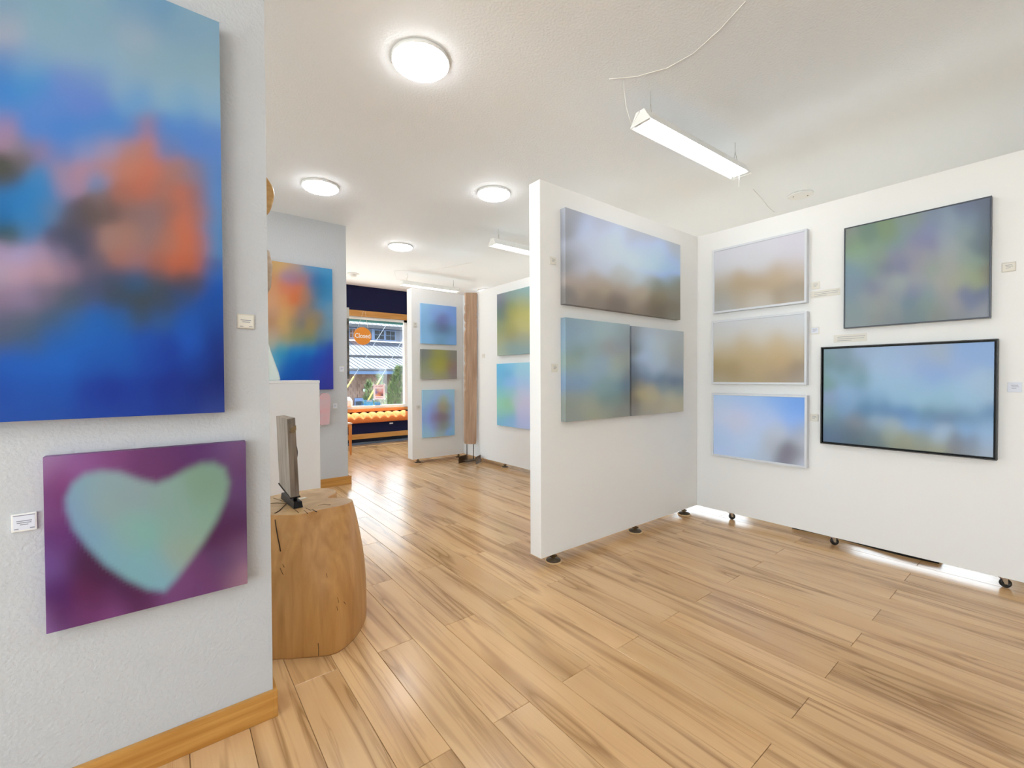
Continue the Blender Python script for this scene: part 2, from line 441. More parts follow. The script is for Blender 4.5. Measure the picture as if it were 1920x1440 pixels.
def hanging_tube(p0, p1, z, label, cord=True, group='hanging twin-tube lamps'):
    p0 = np.array([p0[0], p0[1], z]); p1 = np.array([p1[0], p1[1], z])
    L = float(np.linalg.norm(p1-p0)); a = math.atan2(p1[1]-p0[1], p1[0]-p0[0])
    t = empty('tube_lamp', tuple(p0), label, 'ceiling lamp', group, a)
    # reflector: trough profile in (y, z), long axis x
    prof = [(-.075, 0), (-.045, .045), (-.03, .075), (.03, .075), (.045, .045), (.075, 0), (.072, -.001), (.043, .041), (.0, .048), (-.043, .041), (-.072, -.001)]
    mb = MB().loft([[(0, y, h) for y, h in prof], [(L, y, h) for y, h in prof]], False, False)
    mb.add([(0, y, h) for y, h in prof[:6]], [tuple(range(6))]); mb.add([(L, y, h) for y, h in prof[:6]], [tuple(range(6))])
    part('reflector', mb, mat('lamp_reflector', (.9, .9, .88), .4), t, True)
    for s_ in (-1, 1):
        part('lamp_tube', MB().cyl((.03, s_*.032, .022), (L-.03, s_*.032, .022), .015, n=12), M_TUBE, t, True)
    for x in (.015, L-.015):
        part('lamp_holder', MB().box((x-.012, -.055, .005), (x+.012, .055, .03), .003), M_WHITE, t, True)
    hh = CEIL-z
    for x in (.10, L-.10):
        w = MB().tube([(x-.03, -.03, .075), (x, 0, .075+(hh-.075)*.55), (x, 0, hh)], .0016, 5).tube([(x+.03, .03, .075), (x, 0, .075+(hh-.075)*.55)], .0016, 5)
        part('hanger_wire', w, mat('wire_grey', '#b3b0a8', .5), t, True)
    part('pull_cord', MB().tube([(L-.04, 0, .01), (L-.04, 0, -.09)], .0016, 5), M_WHITE, t, True)
    return t
ZT = 2.735
a, b = onz(1200, 231, ZT), onz(1391, 331, ZT)
hanging_tube(a, b, ZT, 'glowing twin-tube lamp hung on wires above the landscape corner')
a, b = onz(753, 534, ZT+.02), onz(868, 546.5, ZT+.02)
hanging_tube(a, (b[0]-.02, a[1]), ZT+.02, 'glowing twin-tube lamp hung behind the panel of three small paintings')
a = onz(922, 459, ZT+.02)
hanging_tube(a, (a[0]+1.2, a[1]), ZT+.02, 'glowing twin-tube lamp half hidden behind the free end of the landscape partition')
hanging_tube((1.8, -1.0), (3.0, -1.0), ZT, 'added unseen twin-tube fill lamp outside the picture', group='added unseen tube lamps')  # unseen extra tube lamp, added to brighten the room

M_CORD = mat('white_cord', '#f4f2ee', .5)
def cord(pts, label, r=.0022):
    thing('power_cord', MB().tube(pts, r, 6), M_CORD, label, 'cord')
cp = [onz(x, y, CEIL-.005) for x, y in ((1142, 148), (1170, 146), (1196, 143), (1220, 136), (1250, 128), (1300, 100), (1350, 55), (1398, 2))]
cord(cp, 'thin white cord looping over the ceiling from the tube lamp above the landscapes')
q = onz(1168, 150, CEIL-.006); e_ = onz(1200, 231, ZT)
cord([q, q+(np.array(e_)-q)*.12+[.01, 0, -.12], q+(np.array(e_)-q)*.5+[0, 0, -.14], np.array(e_)+[-.03, -.02, .05]], 'white supply cord drooping from ceiling to the tube lamp over the landscapes', .002)
cord([onz(x, y, CEIL-.005) for x, y in ((738, 508), (752, 507), (800, 507), (850, 500), (885, 492))], 'thin white cord along the ceiling above the panel of three small paintings')
q = onz(739, 509, CEIL-.006); e_ = onz(755, 533, ZT+.02)
cord([q, q+(np.array(e_)-q)*.3+[0, 0, -.07], np.array(e_)+[.03, 0, .08]], 'white supply cord of the tube lamp behind the three small paintings', .002)
cord([onz(x, y, CEIL-.005) for x, y in ((1412, 355), (1428, 372), (1440, 388), (1452, 398))], 'short white cord end on the ceiling near the framed beach prints', .0025)
def detector(x, y, r, label):
    p = onz(x, y, CEIL)
    t = empty('smoke_detector', (p[0], p[1], CEIL), label, 'detector')
    part('mounting_plate', MB().lathe([(r*.96, -.014), (r, -.010), (r, 0)], (0, 0, 0), 36), M_WHITE, t, True)
    return t, r
t, r = detector(1501, 365, .105, 'flat round white cover plate on the ceiling beyond the big dark framed painting')
for s_ in (-1, 1):
    part('screw', MB().cyl((s_*.06*.6, -s_*.06*.8, -.017), (s_*.06*.6, -s_*.06*.8, -.012), .006, n=10), mat('screw_grey', '#77746c', .4, .8), t, True)
t, r = detector(662, 513, .095, 'white domed smoke detector on the ceiling before the navy wall')
part('detector_dome', MB().lathe([(.02, -.06), (.045, -.055), (.06, -.03), (.062, -.012)], (0, 0, 0), 28), M_WHITE, t, True)

# ------------------------------------------------------------------ movable partitions
GAP, PTOP = .06, 2.472
M_PAD = mat('glide_pad', '#4a3c2a', .55); M_FELT = mat('felt_ring', '#d9b68a', .8); M_BRK = mat('bracket_brass', '#6d5534', .35, .7)
def glide(parent, u, v, r=.050):
    w = world_of(parent)
    g = link('glide', MB().lathe([(r*.94, .006), (r*.98, .011), (r*.9, .016), (.014, .022), (.012, .028)], (0, 0, 0), 24).mesh('glide'), M_PAD, parent, (u-w.x, v-w.y, -w.z))
    part('felt_ring', MB().lathe([(r*1.10, 0), (r*1.12, .004), (r*1.05, .007)], (0, 0, 0), 24), M_FELT, g, True)
    part('glide_stem', MB().cyl((0, 0, .020), (0, 0, GAP+.005), .011, n=12).box((-.022, -.014, .032), (.022, .014, .040)), M_BRK, g, True)
def caster(parent, u, v, yaw):
    w = world_of(parent)
    c = link('caster', MB().cyl((0, 0, GAP-.002), (0, 0, GAP+.003), .022, n=16).mesh('caster'), M_METAL, parent, (u-w.x, v-w.y, -w.z))
    c.rotation_euler = (0, 0, yaw)
    part('caster_fork', MB().hexa([(.004, -.013, .022), (.018, -.013, .022), (.018, -.011, .022), (.004, -.011, .022), (-.012, -.014, GAP), (.016, -.014, GAP), (.016, -.012, GAP), (-.012, -.012, GAP)])
         .hexa([(.004, .011, .022), (.018, .011, .022), (.018, .013, .022), (.004, .013, .022), (-.012, .012, GAP), (.016, .012, GAP), (.016, .014, GAP), (-.012, .014, GAP)])
         .box((-.012, -.014, GAP-.006), (.016, .014, GAP-.001)).cyl((.012, -.016, .026), (.012, .016, .026), .004, n=8), M_METAL, c, True)
    prof = [(.010, -.010), (.022, -.010), (.026, -.006), (.026, .006), (.022, .010), (.010, .010)]
    mbw = MB(); n = 24; P = []
    for r, y in prof: P += [(.012+r*math.cos(2*math.pi*i/n), y, .0262+r*math.sin(2*math.pi*i/n)) for i in range(n)]
    k = len(prof)
    mbw.add(P, [(j*n+i, j*n+(i+1) % n, ((j+1) % k)*n+(i+1) % n, ((j+1) % k)*n+i) for j in range(k) for i in range(n)], True)
    mbw.cyl((.012, -.009, .0262), (.012, .009, .0262), .011, n=14)
    part('caster_wheel', mbw, M_BLACK, c, True)
MP_V, MP_U = 2.085, 1.862           # landscape partition: face and free end
RP_U = 3.752                        # long partition
FP_V, FP_U = 5.762, 2.715           # panel with three small paintings
SP_U = 3.555                         # panel seen between the two
p1 = empty('partition', (2.8, 2.135, 0), 'white free-standing partition on round glides carrying three landscape canvases', 'partition')
part('panel', MB().box((MP_U, MP_V, GAP), (RP_U-.002, MP_V+.105, PTOP), .003), M_PANEL, p1)
for x, y in ((1037, 1052), (1187, 996), (1277, 963)):
    q = onz(x, y); glide(p1, q[0], MP_V+.03)
p2 = empty('partition', (3.80, .4, 0), 'long white partition on casters with framed prints and a black framed seascape', 'partition')
part('panel', MB().box((RP_U, -1.5, GAP), (RP_U+.10, MP_V+.105, PTOP), .003), M_PANEL, p2)
for (x, y), yw in (((1369, 974), .9), ((1560, 1022), .7), ((1880, 1100), .5), ):
    q = onz(x, y); caster(p2, RP_U+.02, q[1], yw-math.pi/2)
p3 = empty('partition', (3.1, 5.81, 0), 'white partition on glides carrying three small square paintings', 'partition')
part('panel', MB().box((FP_U, FP_V, GAP), (SP_U+.10, FP_V+.15, PTOP+.02), .003), M_PANEL, p3)
for x, y in ((777, 866), (860, 858)):
    q = onz(x, y); glide(p3, q[0], FP_V+.02, .047)
p4 = empty('partition', (SP_U+.05, 4.4, 0), 'white partition on glides with two tall colourful paintings', 'partition')
part('panel', MB().box((SP_U, 2.75, GAP), (SP_U+.10, FP_V-.002, PTOP), .003), M_PANEL, p4)
q = onz(951, 876); glide(p4, SP_U+.03, q[1], .047)

# ------------------------------------------------------------------ paintings
def pts(s, f, ox, oy):
    """'x,y,hex ...' read off an enlarged crop: factor f, crop origin ox, oy -> photo pixels + colour"""
    out = []
    for w in s.split():
        x, y, h = w.split(','); out.append((float(x)/f+ox, float(y)/f+oy, lin(h)))
    return out
def colour_field(P, sig):
    X = np.array([(p[0], p[1]) for p in P]); C = np.array([p[2] for p in P])
    D = np.sqrt(((X[:, None]-X[None])**2).sum(2)); D.sort(1)
    S = np.clip(.43*D[:, 1:5].mean(1), sig*.45, sig*1.6)      # each dab as wide as its neighbours are far
    def fn(x, y):
        d2 = ((X-np.array([x, y]))**2).sum(1)
        w = np.exp(-d2/(2*S*S))+1e-5/(1+d2)
        return (w[:, None]*C).sum(0)/w.sum()
    return fn
def in_poly(x, y, poly):
    c = False; n = len(poly)
    for i in range(n):
        (x1, y1), (x2, y2) = poly[i], poly[i-1]
        if (y1 > y) != (y2 > y) and x < (x2-x1)*(y-y1)/(y2-y1)+x1: c = not c
    return c
def poly_dist(x, y, poly):
    best = 1e9
    for i in range(len(poly)):
        a = np.array(poly[i-1]); b = np.array(poly[i]); p = np.array((x, y))
        t = np.clip(((p-a)@(b-a))/max(1e-9, (b-a)@(b-a)), 0, 1); best = min(best, np.linalg.norm(p-(a+t*(b-a))))
    return best
def rect(axis, val, C):
    """photo corners TL TR BR BL on the plane axis=val -> s0, s1 (left, right), z0, z1"""
    f = (lambda p: onv(p[0], p[1], val)) if axis == 'v' else (lambda p: onu(p[0], p[1], val))
    k = 0 if axis == 'v' else 1
    W = [f(p) for p in C]
    return (W[0][k]+W[3][k])/2, (W[1][k]+W[2][k])/2, (W[2][2]+W[3][2])/2, (W[0][2]+W[1][2])/2
def place(axis, s, d, z):
    return (s, d, z) if axis == 'v' else (d, s, z)
def canvas_mb(axis, s0, s1, z0, z1, front, back, nx, nz):
    mb = MB(); P = []; Fs = []
    for j in range(nz+1):
        for i in range(nx+1):
            P.append(place(axis, s0+(s1-s0)*i/nx, front, z0+(z1-z0)*j/nz))
    for j in range(nz):
        for i in range(nx):
            a = j*(nx+1)+i; Fs.append((a, a+1, a+nx+2, a+nx+1))
    border = [i for i in range(nx+1)]+[j*(nx+1)+nx for j in range(1, nz+1)]+[nz*(nx+1)+i for i in range(nx-1, -1, -1)]+[j*(nx+1) for j in range(nz-1, 0, -1)]
    o = len(P)
    for b in border:
        p = P[b]; P.append(place(axis, p[0] if axis == 'v' else p[1], back, p[2]))
    n = len(border)
    for i in range(n): Fs.append((border[i], border[(i+1) % n], o+(i+1) % n, o+i))
    Fs.append(tuple(o+i for i in range(n)))
    return mb.add(P, Fs)
def painting(label, axis, wall, C, depth, colour, E, res=(36, 26), frame=None, name='painting', group=None, gap=.0):
    front = wall-depth
    s0, s1, z0, z1 = rect(axis, front, C)
    base = place(axis, (s0+s1)/2, wall, z0)
    root = empty(name, base, label, 'painting', group)
    sg = 1 if s1 > s0 else -1
    if frame:
        w, fm, recess, gap = frame
        mb = MB()
        a0, a1 = s0, s1
        for (p, q, r, t) in ((a0, a0+sg*w, z0, z1), (a1-sg*w, a1, z0, z1), (a0+sg*w, a1-sg*w, z0, z0+w), (a0+sg*w, a1-sg*w, z1-w, z1)):
            mb.box(place(axis, p, front, r), place(axis, q, wall-.001, t), .0015)
        part('frame', mb, fm, root)
        if gap:
            part('backing', MB().box(place(axis, a0+sg*w, wall-.012, z0+w), place(axis, a1-sg*w, wall-.002, z1-w)), M_BLACK, root)
        s0 += sg*(w+gap); s1 -= sg*(w+gap); z0 += w+gap; z1 -= w+gap
        cf, cb = front+recess, wall-.014
    else:
        cf, cb = front, wall-.001
    mb = canvas_mb(axis, s0, s1, z0, z1, cf, cb, *res)
    org = world_of(root); me = mb.mesh('canvas', org)
    ca = me.color_attributes.new('paint', 'FLOAT_COLOR', 'POINT')
    buf = []
    for p in mb.v:
        x, y = proj(p if True else p)
        c = np.clip(colour(x, y)/np.array(E), .003, .93); buf += [c[0], c[1], c[2], 1.0]
    ca.data.foreach_set('color', buf)
    link('canvas', me, M_ART, root)
    return root
LIGHT = {'big': (1.17, 1.12, 0.98), 'bird': (1.02, 0.99, 0.86), 'dune': (0.83, 0.79, 0.7), 'seaA': (0.76, 0.71, 0.64), 'seaB': (0.67, 0.64, 0.59), 'f1': (0.98, 0.99, 0.95), 'f2': (0.88, 0.88, 0.85), 'f3': (0.84, 0.82, 0.75), 'lily': (1.03, 1.01, 0.93), 'bay': (0.95, 0.91, 0.85), 'q1': (0.81, 0.74, 0.62), 'q2': (0.67, 0.65, 0.63), 'q3': (0.61, 0.55, 0.51), 'r1': (0.98, 0.96, 0.93), 'r2': (0.79, 0.75, 0.67), 'heart': (1.04, 1.01, 0.87)}    # light falling on each picture (photo colour -> paint colour)

big = pts('''0,20,7f9fb0 150,20,86a8b4 300,40,88a9b5 450,20,78a0b8 520,30,6f9ab5 650,30,86a9b8 10,110,a5a8b0 150,110,8aa9b4 450,100,9aacb5 700,120,86a8b8 600,100,82a4b6 300,110,88a8b6
0,200,5b86b8 100,200,7ea0bc 250,190,8caab8 350,190,8cacba 450,220,8fabb6 580,200,8cabb6 700,220,8fadb6 0,270,3c7fc0 100,270,3f8cc5 230,260,6a88c4 320,260,7898c2 400,270,8aabc0 550,290,8fafbc 700,300,92b2c0
0,340,4585c5 150,340,5a86c6 300,330,6183c5 450,330,6c9cc6 600,340,7aa8c6 710,370,84acc8 0,410,9080a8 100,430,4f82c4 200,440,4a82c6 280,440,4c84c4 350,420,4c86c4 430,430,5585c0 485,420,9a7a90 540,420,4f86c6 620,420,5486c6 700,440,5c86c4
20,450,a88494 60,480,8a7a80 0,560,454a42 130,500,8c7a98 200,505,6a80b4 280,495,8890b8 350,490,a090a8 430,490,b0827a 485,480,c07a62 550,480,6a80b0 650,480,5884c4 710,500,5c86c4
30,575,4f4a42 80,530,6a6260 130,580,3a80b4 200,560,9a8498 280,560,ae8490 350,560,b48078 430,550,be7a62 500,560,c4745a 570,560,a8786c 640,570,8a7a86 710,560,5a86be
0,660,1f6ea6 60,640,2478b2 150,640,2a7cb4 210,620,9484a0 250,600,a88494 320,595,6d8cb8 330,650,806a68 400,640,a86a58 470,620,b86a52 540,620,a87060 600,640,c06e54 650,640,966c66 710,640,5a8ac0
0,720,1d6ca4 100,710,2a7ab0 170,690,5a7ea4 230,710,56505c 300,700,5e504c 370,690,6a5550 430,700,8a6a62 500,700,8e6e6a 560,690,9c6a5c 610,720,c46e50 660,710,a06c60 715,720,5688b8
0,765,23463f 40,780,3a5a60 100,770,4a78a0 170,790,4e5068 230,790,45485a 290,790,565060 350,790,a07a6e 420,780,a57866 490,780,92726c 550,800,b0705a 620,800,c86c48 660,800,b06850 710,800,4e86b6
0,830,a892ae 60,840,a898b8 130,830,a890a8 200,840,7c7088 260,830,484a60 320,860,6a5c66 390,850,a8705e 450,850,a0706a 520,870,a86450 580,870,c06444 640,870,b86244 690,880,5a6080 715,900,1f64b0
0,900,b09aa8 60,900,b894a0 150,890,b08c94 230,890,8a7080 300,890,5a5468 380,910,3e4c66 450,920,2c5478 520,920,3c4a58 600,920,54484a 650,930,4a4c60 710,950,1250a4
0,980,8a7488 80,980,8a7890 150,970,74687a 230,990,4c5866 300,960,48506a 380,980,3a4650 460,1000,3c4448 540,1000,3c4650 600,980,2e4a74 700,1010,0f4c9c
0,1060,5c6078 80,1060,556070 170,1050,405a74 240,1060,28609a 320,1050,1660ac 400,1050,205c9c 460,1050,344e68 530,1050,28558c 620,1060,1454a8 710,1080,0c3e8e
0,1110,4a5868 100,1120,38587a 180,1120,1c5ca4 280,1120,1460b4 380,1120,125aae 480,1120,124ca4 550,1140,10409a 630,1130,1454b2 710,1140,0a2c7c
0,1200,1258b0 100,1200,125cb4 200,1190,1260b8 300,1190,1254aa 400,1190,1052a8 500,1190,0e409c 560,1160,0c3490 650,1200,0a3890 715,1230,08246e
0,1290,1248a0 100,1290,1250a8 200,1280,1050a8 300,1290,0c3494 370,1280,0a2c8c 450,1290,0c3694 550,1290,0a2a86 650,1290,0a2478 715,1300,0c2674
0,1360,1a4ca0 150,1360,184a9e 300,1360,16409a 450,1350,163c96 600,1340,18388c 715,1340,30448c''', 1.756, 0, 0)
painting('huge blue painting with blurred orange and pink shapes above the heart painting', 'v', LW_V,
         [(-130, -170), (416, 35), (416, 775), (-130, 795)], .045, colour_field(big, 18), LIGHT['big'], (70, 90))

heart_poly = [(x/3.79, y/3.79+820) for x, y in ((1110, 325), (1000, 300), (850, 245), (720, 235), (600, 260), (510, 330), (465, 430), (470, 520), (520, 650), (620, 780), (750, 910), (900, 1010), (1050, 1080), (1170, 1095),
              (1250, 1010), (1350, 880), (1450, 740), (1540, 590), (1610, 430), (1630, 320), (1600, 220), (1520, 180), (1430, 185), (1320, 230), (1210, 290))]
hin = colour_field(pts('''550,350,80a0a4 480,470,7c98b0 750,350,889e9c 750,500,8aa096 1000,450,8a9c98 1000,650,7cae9c 1200,450,84a090 1250,650,86a494 1450,350,7c987e 1550,300,7a967a 1600,250,7c9884 620,700,789cac 800,850,7aa4ac 1000,950,7ca8a4 1150,1050,7ca8b0
1300,850,94a088 1400,720,8aa28c 1500,550,80a088 900,700,86a498''', 3.79, 0, 820), 26)
hout = colour_field(pts('''330,170,9a7498 330,500,7c4a78 330,900,6c4a84 320,1350,886090 420,300,7a3068 420,450,6c2c64 420,700,602c66 420,1100,4c1c58 420,1250,501c50 600,180,8a5488 800,160,7a4270 1050,200,643460 1110,280,64345c 1300,180,5c305e 1500,120,543060 1700,80,7c5c80 1700,180,542850
1730,400,64446c 1690,550,4c2448 1650,700,502448 1740,800,805c78 1600,900,5c3c60 1650,1000,7c546c 1740,1000,a07880 1500,1000,6a3c62 1400,1100,70406a 1250,1150,744470 1000,1120,542448 900,1080,482044 700,950,481e40 600,880,461c3e 700,1150,582248 580,1080,5c2248 600,1260,6c3462 800,1250,784070 420,1320,5c2c5c''', 3.79, 0, 820), 32)
def heart(x, y):
    d = poly_dist(x, y, heart_poly)*(1 if in_poly(x, y, heart_poly) else -1)
    t = np.clip((d+11)/22, 0, 1); t = t*t*(3-2*t)
    return hin(x, y)*t+hout(x, y)*(1-t)
painting('purple canvas with one pale green heart', 'v', LW_V, [(84, 855), (463, 829), (462, 1097), (83, 1187)], .038, heart, LIGHT['heart'], (64, 48))

bird = colour_field(pts('''60,200,c09a60 130,200,c09a60 300,220,c8a064 450,240,a89080 600,260,5c90b0 800,280,4a92b8 150,400,c08a5c 350,340,9a7c92 430,380,9c7080 550,360,a0706a 650,380,3c6a98 740,400,1c6a98 840,420,2c82ac 180,520,cc9468 320,480,cc7a54 450,500,c87048 560,540,a87858 650,520,54728a 750,520,2a7298 840,560,4088ae
60,520,cc9468 180,640,cc9a70 300,620,d09058 430,600,c86c3c 540,640,a87858 640,660,6a7478 740,680,4a86a8 840,720,6a94aa 200,760,c09470 320,760,cc9c60 420,740,c08a54 500,760,887870 600,760,8a7c68 700,780,8c8068 820,800,648ea2 150,860,b08660 300,860,c8a060 420,860,a08a60 500,880,78746e 620,880,9a8450 720,860,7e7c70 830,900,6e92a0
180,980,b89878 330,950,bc9c68 450,980,8a8860 600,1000,908658 740,1000,6a848a 840,1020,5c88a4 150,1080,a8a890 330,1060,a09a70 450,1070,848c60 600,1080,5c8470 740,1100,3c6c90 840,1120,2c52a4 300,1160,50a0a8 450,1170,1c84b8 600,1180,1478b8 740,1180,2058b0 840,1200,2a44a4 280,1240,1c8ab8 400,1260,0c6cb4 550,1280,0c58ac 700,1300,1c48a8 840,1300,2c3ea0
150,1300,60a8b8 350,1380,0c60b0 500,1400,0c50a8 700,1400,2044a4 840,1400,343a9c 840,1600,3a3a98 760,1560,2c3c98 500,1560,0c48a0''', 6, 480, 460), 10)
painting('tall painting of orange and deep blue blurs on the wall behind the white plinth', 'v', MW_V, [(470, 483), (624, 505), (624, 730), (470, 733)], .04, bird, LIGHT['bird'], (36, 44))

dune = colour_field(pts('''300,130,a5a6a8 700,260,b0b2bc 1100,390,aeb0b4 1500,540,adb0b0 320,300,8c8c8c 320,700,8a8986 320,1050,7e7c78 370,250,a2a6b0 500,320,bac6dc 800,420,c3d0e2 1100,560,b9cae6 1300,620,b0c6ea 1450,720,a3bfe6 1500,650,a8b4c0 600,500,c0c8d4 800,620,c5d0da 1000,680,c4d2dc 1200,760,b8cde8 1350,800,a5c0e4
420,600,b4b8c2 450,780,babcc4 700,760,bfc6ce 900,800,b8beba 1100,850,bcc8cc 400,880,a89a8c 600,900,aa9c8c 850,860,b2b0a8 1000,900,b4b8b4 1200,900,9aa098 1300,950,84887a 1450,960,86897a 1400,880,96a8b4 450,1000,a09282 700,980,a59680 900,1000,a89a88 1100,1040,ab9d88 1300,1050,8a8068 1480,1060,8c8878
350,1080,847a70 600,1080,8c8070 850,1110,786c62 1050,1130,9c8e7a 1250,1150,786c5a 1450,1180,7a7060 300,1120,7e7a74 600,1160,84796e 850,1180,776c62 1100,1220,7c7164 1300,1230,6e6454 1500,1280,848070''', 5.76, 1010, 370), 14)
painting('wide landscape canvas of pale blue sky over brown ground, topmost on the partition', 'v', MP_V, [(1061, 387), (1276, 461), (1275, 600), (1059, 569)], .045, dune, LIGHT['dune'], (48, 34))
seaA = colour_field(pts('''170,230,7c8c92 350,220,8a9aa0 600,260,93a2a4 800,290,8e999a 220,320,7f95a4 370,400,8a9fa8 550,350,94a6a6 720,380,90a2a2 820,400,7f8484 300,550,7a8a80 450,520,8a9a98 620,500,90908e 720,470,888e92 250,480,83979f 250,680,8a9a90 400,660,8c9fa2 560,680,8c9ea8 700,680,9aa294 810,650,8a8e88
250,800,8096a6 450,780,879ca8 700,780,8fa09e 820,800,70787c 230,900,748aa0 350,900,7890a4 550,920,7c9494 700,920,738c90 800,900,5f7080 250,1020,8a9088 400,1030,8c948a 600,1050,72847e 720,1050,76867e 810,1020,6c706c 220,1130,858a7e 400,1140,949682 600,1150,888c80 800,1160,7c7c74 250,1240,868a82 500,1230,94947f 750,1200,84857a''', 5.54, 1030, 560), 13)
painting('grey-green seascape canvas hung beside its dark-edged twin below the wide landscape', 'v', MP_V, [(1060, 594), (1181, 609.5), (1181, 780), (1061, 791.5)], .045, seaA, LIGHT['seaA'], (30, 34))
seaB = colour_field(pts('''870,320,787c80 1000,330,9aa4ae 1200,360,9ca4aa 1370,380,9aa0a0 870,500,666a6a 950,450,8898a8 1020,450,a0b0bc 1150,480,a2aeb4 1300,500,989e9c 1000,600,9aaabc 1150,650,9caab4 1350,650,929898 870,750,565e66 960,720,8090a4 1100,740,94a4b4 1300,740,8a94a0 1000,820,66788e 1150,830,5f7286 1300,850,5c6c80 1380,900,6a7680 880,880,54595c
950,900,8c8470 1050,950,9a9480 1200,920,788488 1350,960,84908c 880,1050,6a645a 960,1000,a39772 1080,1020,a39b7c 1250,1020,a0a08c 1380,1050,a09c86 900,1150,74706a 1000,1120,9a917a 1150,1100,9a917e 1300,1130,a69e84 1000,1190,8e8c80 1250,1170,a09c8a''', 5.54, 1030, 560), 12)
painting('seascape canvas with dark blue band above tan sand, beside the partition corner', 'v', MP_V, [(1184, 610.5), (1281, 622), (1282, 771), (1184, 780)], .045, seaB, LIGHT['seaB'], (26, 34))

M_SILV = mat('pale_silver_frame', '#d9dce2', .35); M_DKF = mat('graphite_frame', '#4a4f58', .35, .3); M_EBF = mat('ebony_frame', '#2e2c2a', .35, .2)
f1 = colour_field(pts('''120,230,d2d4da 350,200,d4d6dc 560,150,d4d3dc 130,300,d0d3d6 350,270,cfd0d2 550,230,d0d0d8 150,370,b8ac94 250,380,b4a07e 350,370,b39e7c 450,340,bba98c 550,300,c2b49e 560,400,a89a86 130,450,a9a698 250,440,b4aa96 350,450,bfb4a0 480,440,a89c88 580,440,aaa08c 150,510,b4b6b4 350,490,c6c2b8 550,470,b5b0a6''', 2.88, 1300, 400), 17)
f2 = colour_field(pts('''120,610,c4c8cc 350,590,c6cbcf 580,560,c6ccd2 130,680,c6c2b4 350,650,c8c3b8 560,630,c8c6c0 150,760,b8a680 300,730,b9a680 450,720,bca984 570,720,b8a888 120,830,a08d62 200,850,a28f68 350,830,b3a07c 480,800,b8a07a 560,850,8c7c66 130,900,a8a08c 300,900,a8987a 450,890,a2927a 580,900,a69e94''', 2.88, 1300, 400), 17)
f3 = colour_field(pts('''120,1000,aac2e2 300,1000,9cb8e0 450,1020,7ea6dc 570,1040,709cd6 130,1090,c2c8d6 250,1110,c4c4d2 400,1100,aebfde 540,1110,86aae0 130,1180,aabfdc 300,1190,b0c0d6 450,1180,b4bcc4 580,1180,a0aab8 130,1260,a8c2e6 300,1260,b0c6de 420,1250,acb2b8 500,1280,6e6a72 560,1290,7c7a82 600,1250,b0b4b8 130,1300,b0bccc 350,1330,a8b4c0 500,1340,7c7a84 600,1360,b4b8be''', 2.88, 1300, 400), 15)
FS = (.016, M_SILV, .006, 0)
painting('white framed print of pale sky over tan dunes, topmost of its column of three', 'u', RP_U, [(1336, 468.5), (1512, 430), (1513, 567.7), (1336, 587.5)], .05, f1, LIGHT['f1'], (36, 26), FS, 'framed_print')
painting('white framed print of golden brown dunes, between the other two framed prints', 'u', RP_U, [(1334, 601.4), (1512.5, 584.4), (1512.5, 721), (1334, 720)], .05, f2, LIGHT['f2'], (36, 26), FS, 'framed_print')
painting('white framed print of blue sky and water with a dark rock, lowest of its column', 'u', RP_U, [(1334, 737), (1513, 741.3), (1512.5, 879), (1334, 853.5)], .05, f3, LIGHT['f3'], (36, 26), FS, 'framed_print')
lily = colour_field(pts('''100,430,8a9088 280,420,748a7c 480,400,829676 700,290,88968a 900,270,8490a0 1200,200,747c90 1390,170,6a7280 150,500,82987e 280,470,788e7e 480,470,80967c 650,400,86989a 850,400,8890ac 1050,330,90a0ac 1250,300,8598a8 1380,350,6a7680 200,580,86a080 350,580,869c88 550,550,84969a 750,490,8a8aa4 880,520,8688a2 1000,500,98a2aa 1200,430,8c9c9a 1300,540,76868e 1390,560,606a6c
220,670,8ca292 400,660,8a988c 550,650,8c8c9c 700,620,9494a0 850,650,999a9e 1050,600,a0a6a2 1200,640,90a098 1290,700,8ca090 180,800,8098a0 330,780,849890 450,760,7c8090 600,730,80849a 750,740,98989c 880,760,94a094 1050,760,a2a49c 1200,780,9aa48c 1300,830,9aa586 1390,800,7c7c70 170,900,80929e 330,940,828898 430,880,949a9e 560,900,9ca4a0 750,880,9a9ea0 950,900,a4a49c 1100,880,a2a690 1280,900,98a284
150,1000,82949e 250,1050,929c9c 420,1050,969a98 560,1020,8c969c 720,980,80889e 850,980,86989a 1000,980,9c9c98 1200,1000,78809a 1350,1020,6e7890 150,1150,869898 350,1130,949c96 520,1130,8e9894 660,1080,768a94 820,1090,84968f 980,1080,929a94 1080,1090,9c9a9c 1250,1080,76809a 1390,1100,868c94 150,1270,8e9896 400,1250,8c928e 500,1220,848c90 720,1180,7a8a8c 950,1180,888e88 1150,1170,8e9294 1350,1170,989ca0''', 4.966, 1570, 350), 13)
painting('grey framed painting of muted green and violet patches above the black framed seascape', 'u', RP_U, [(1582, 428), (1858.5, 367), (1859, 596), (1582, 615.5)], .045, lily, LIGHT['lily'], (50, 36), (.007, M_DKF, .005, 0))
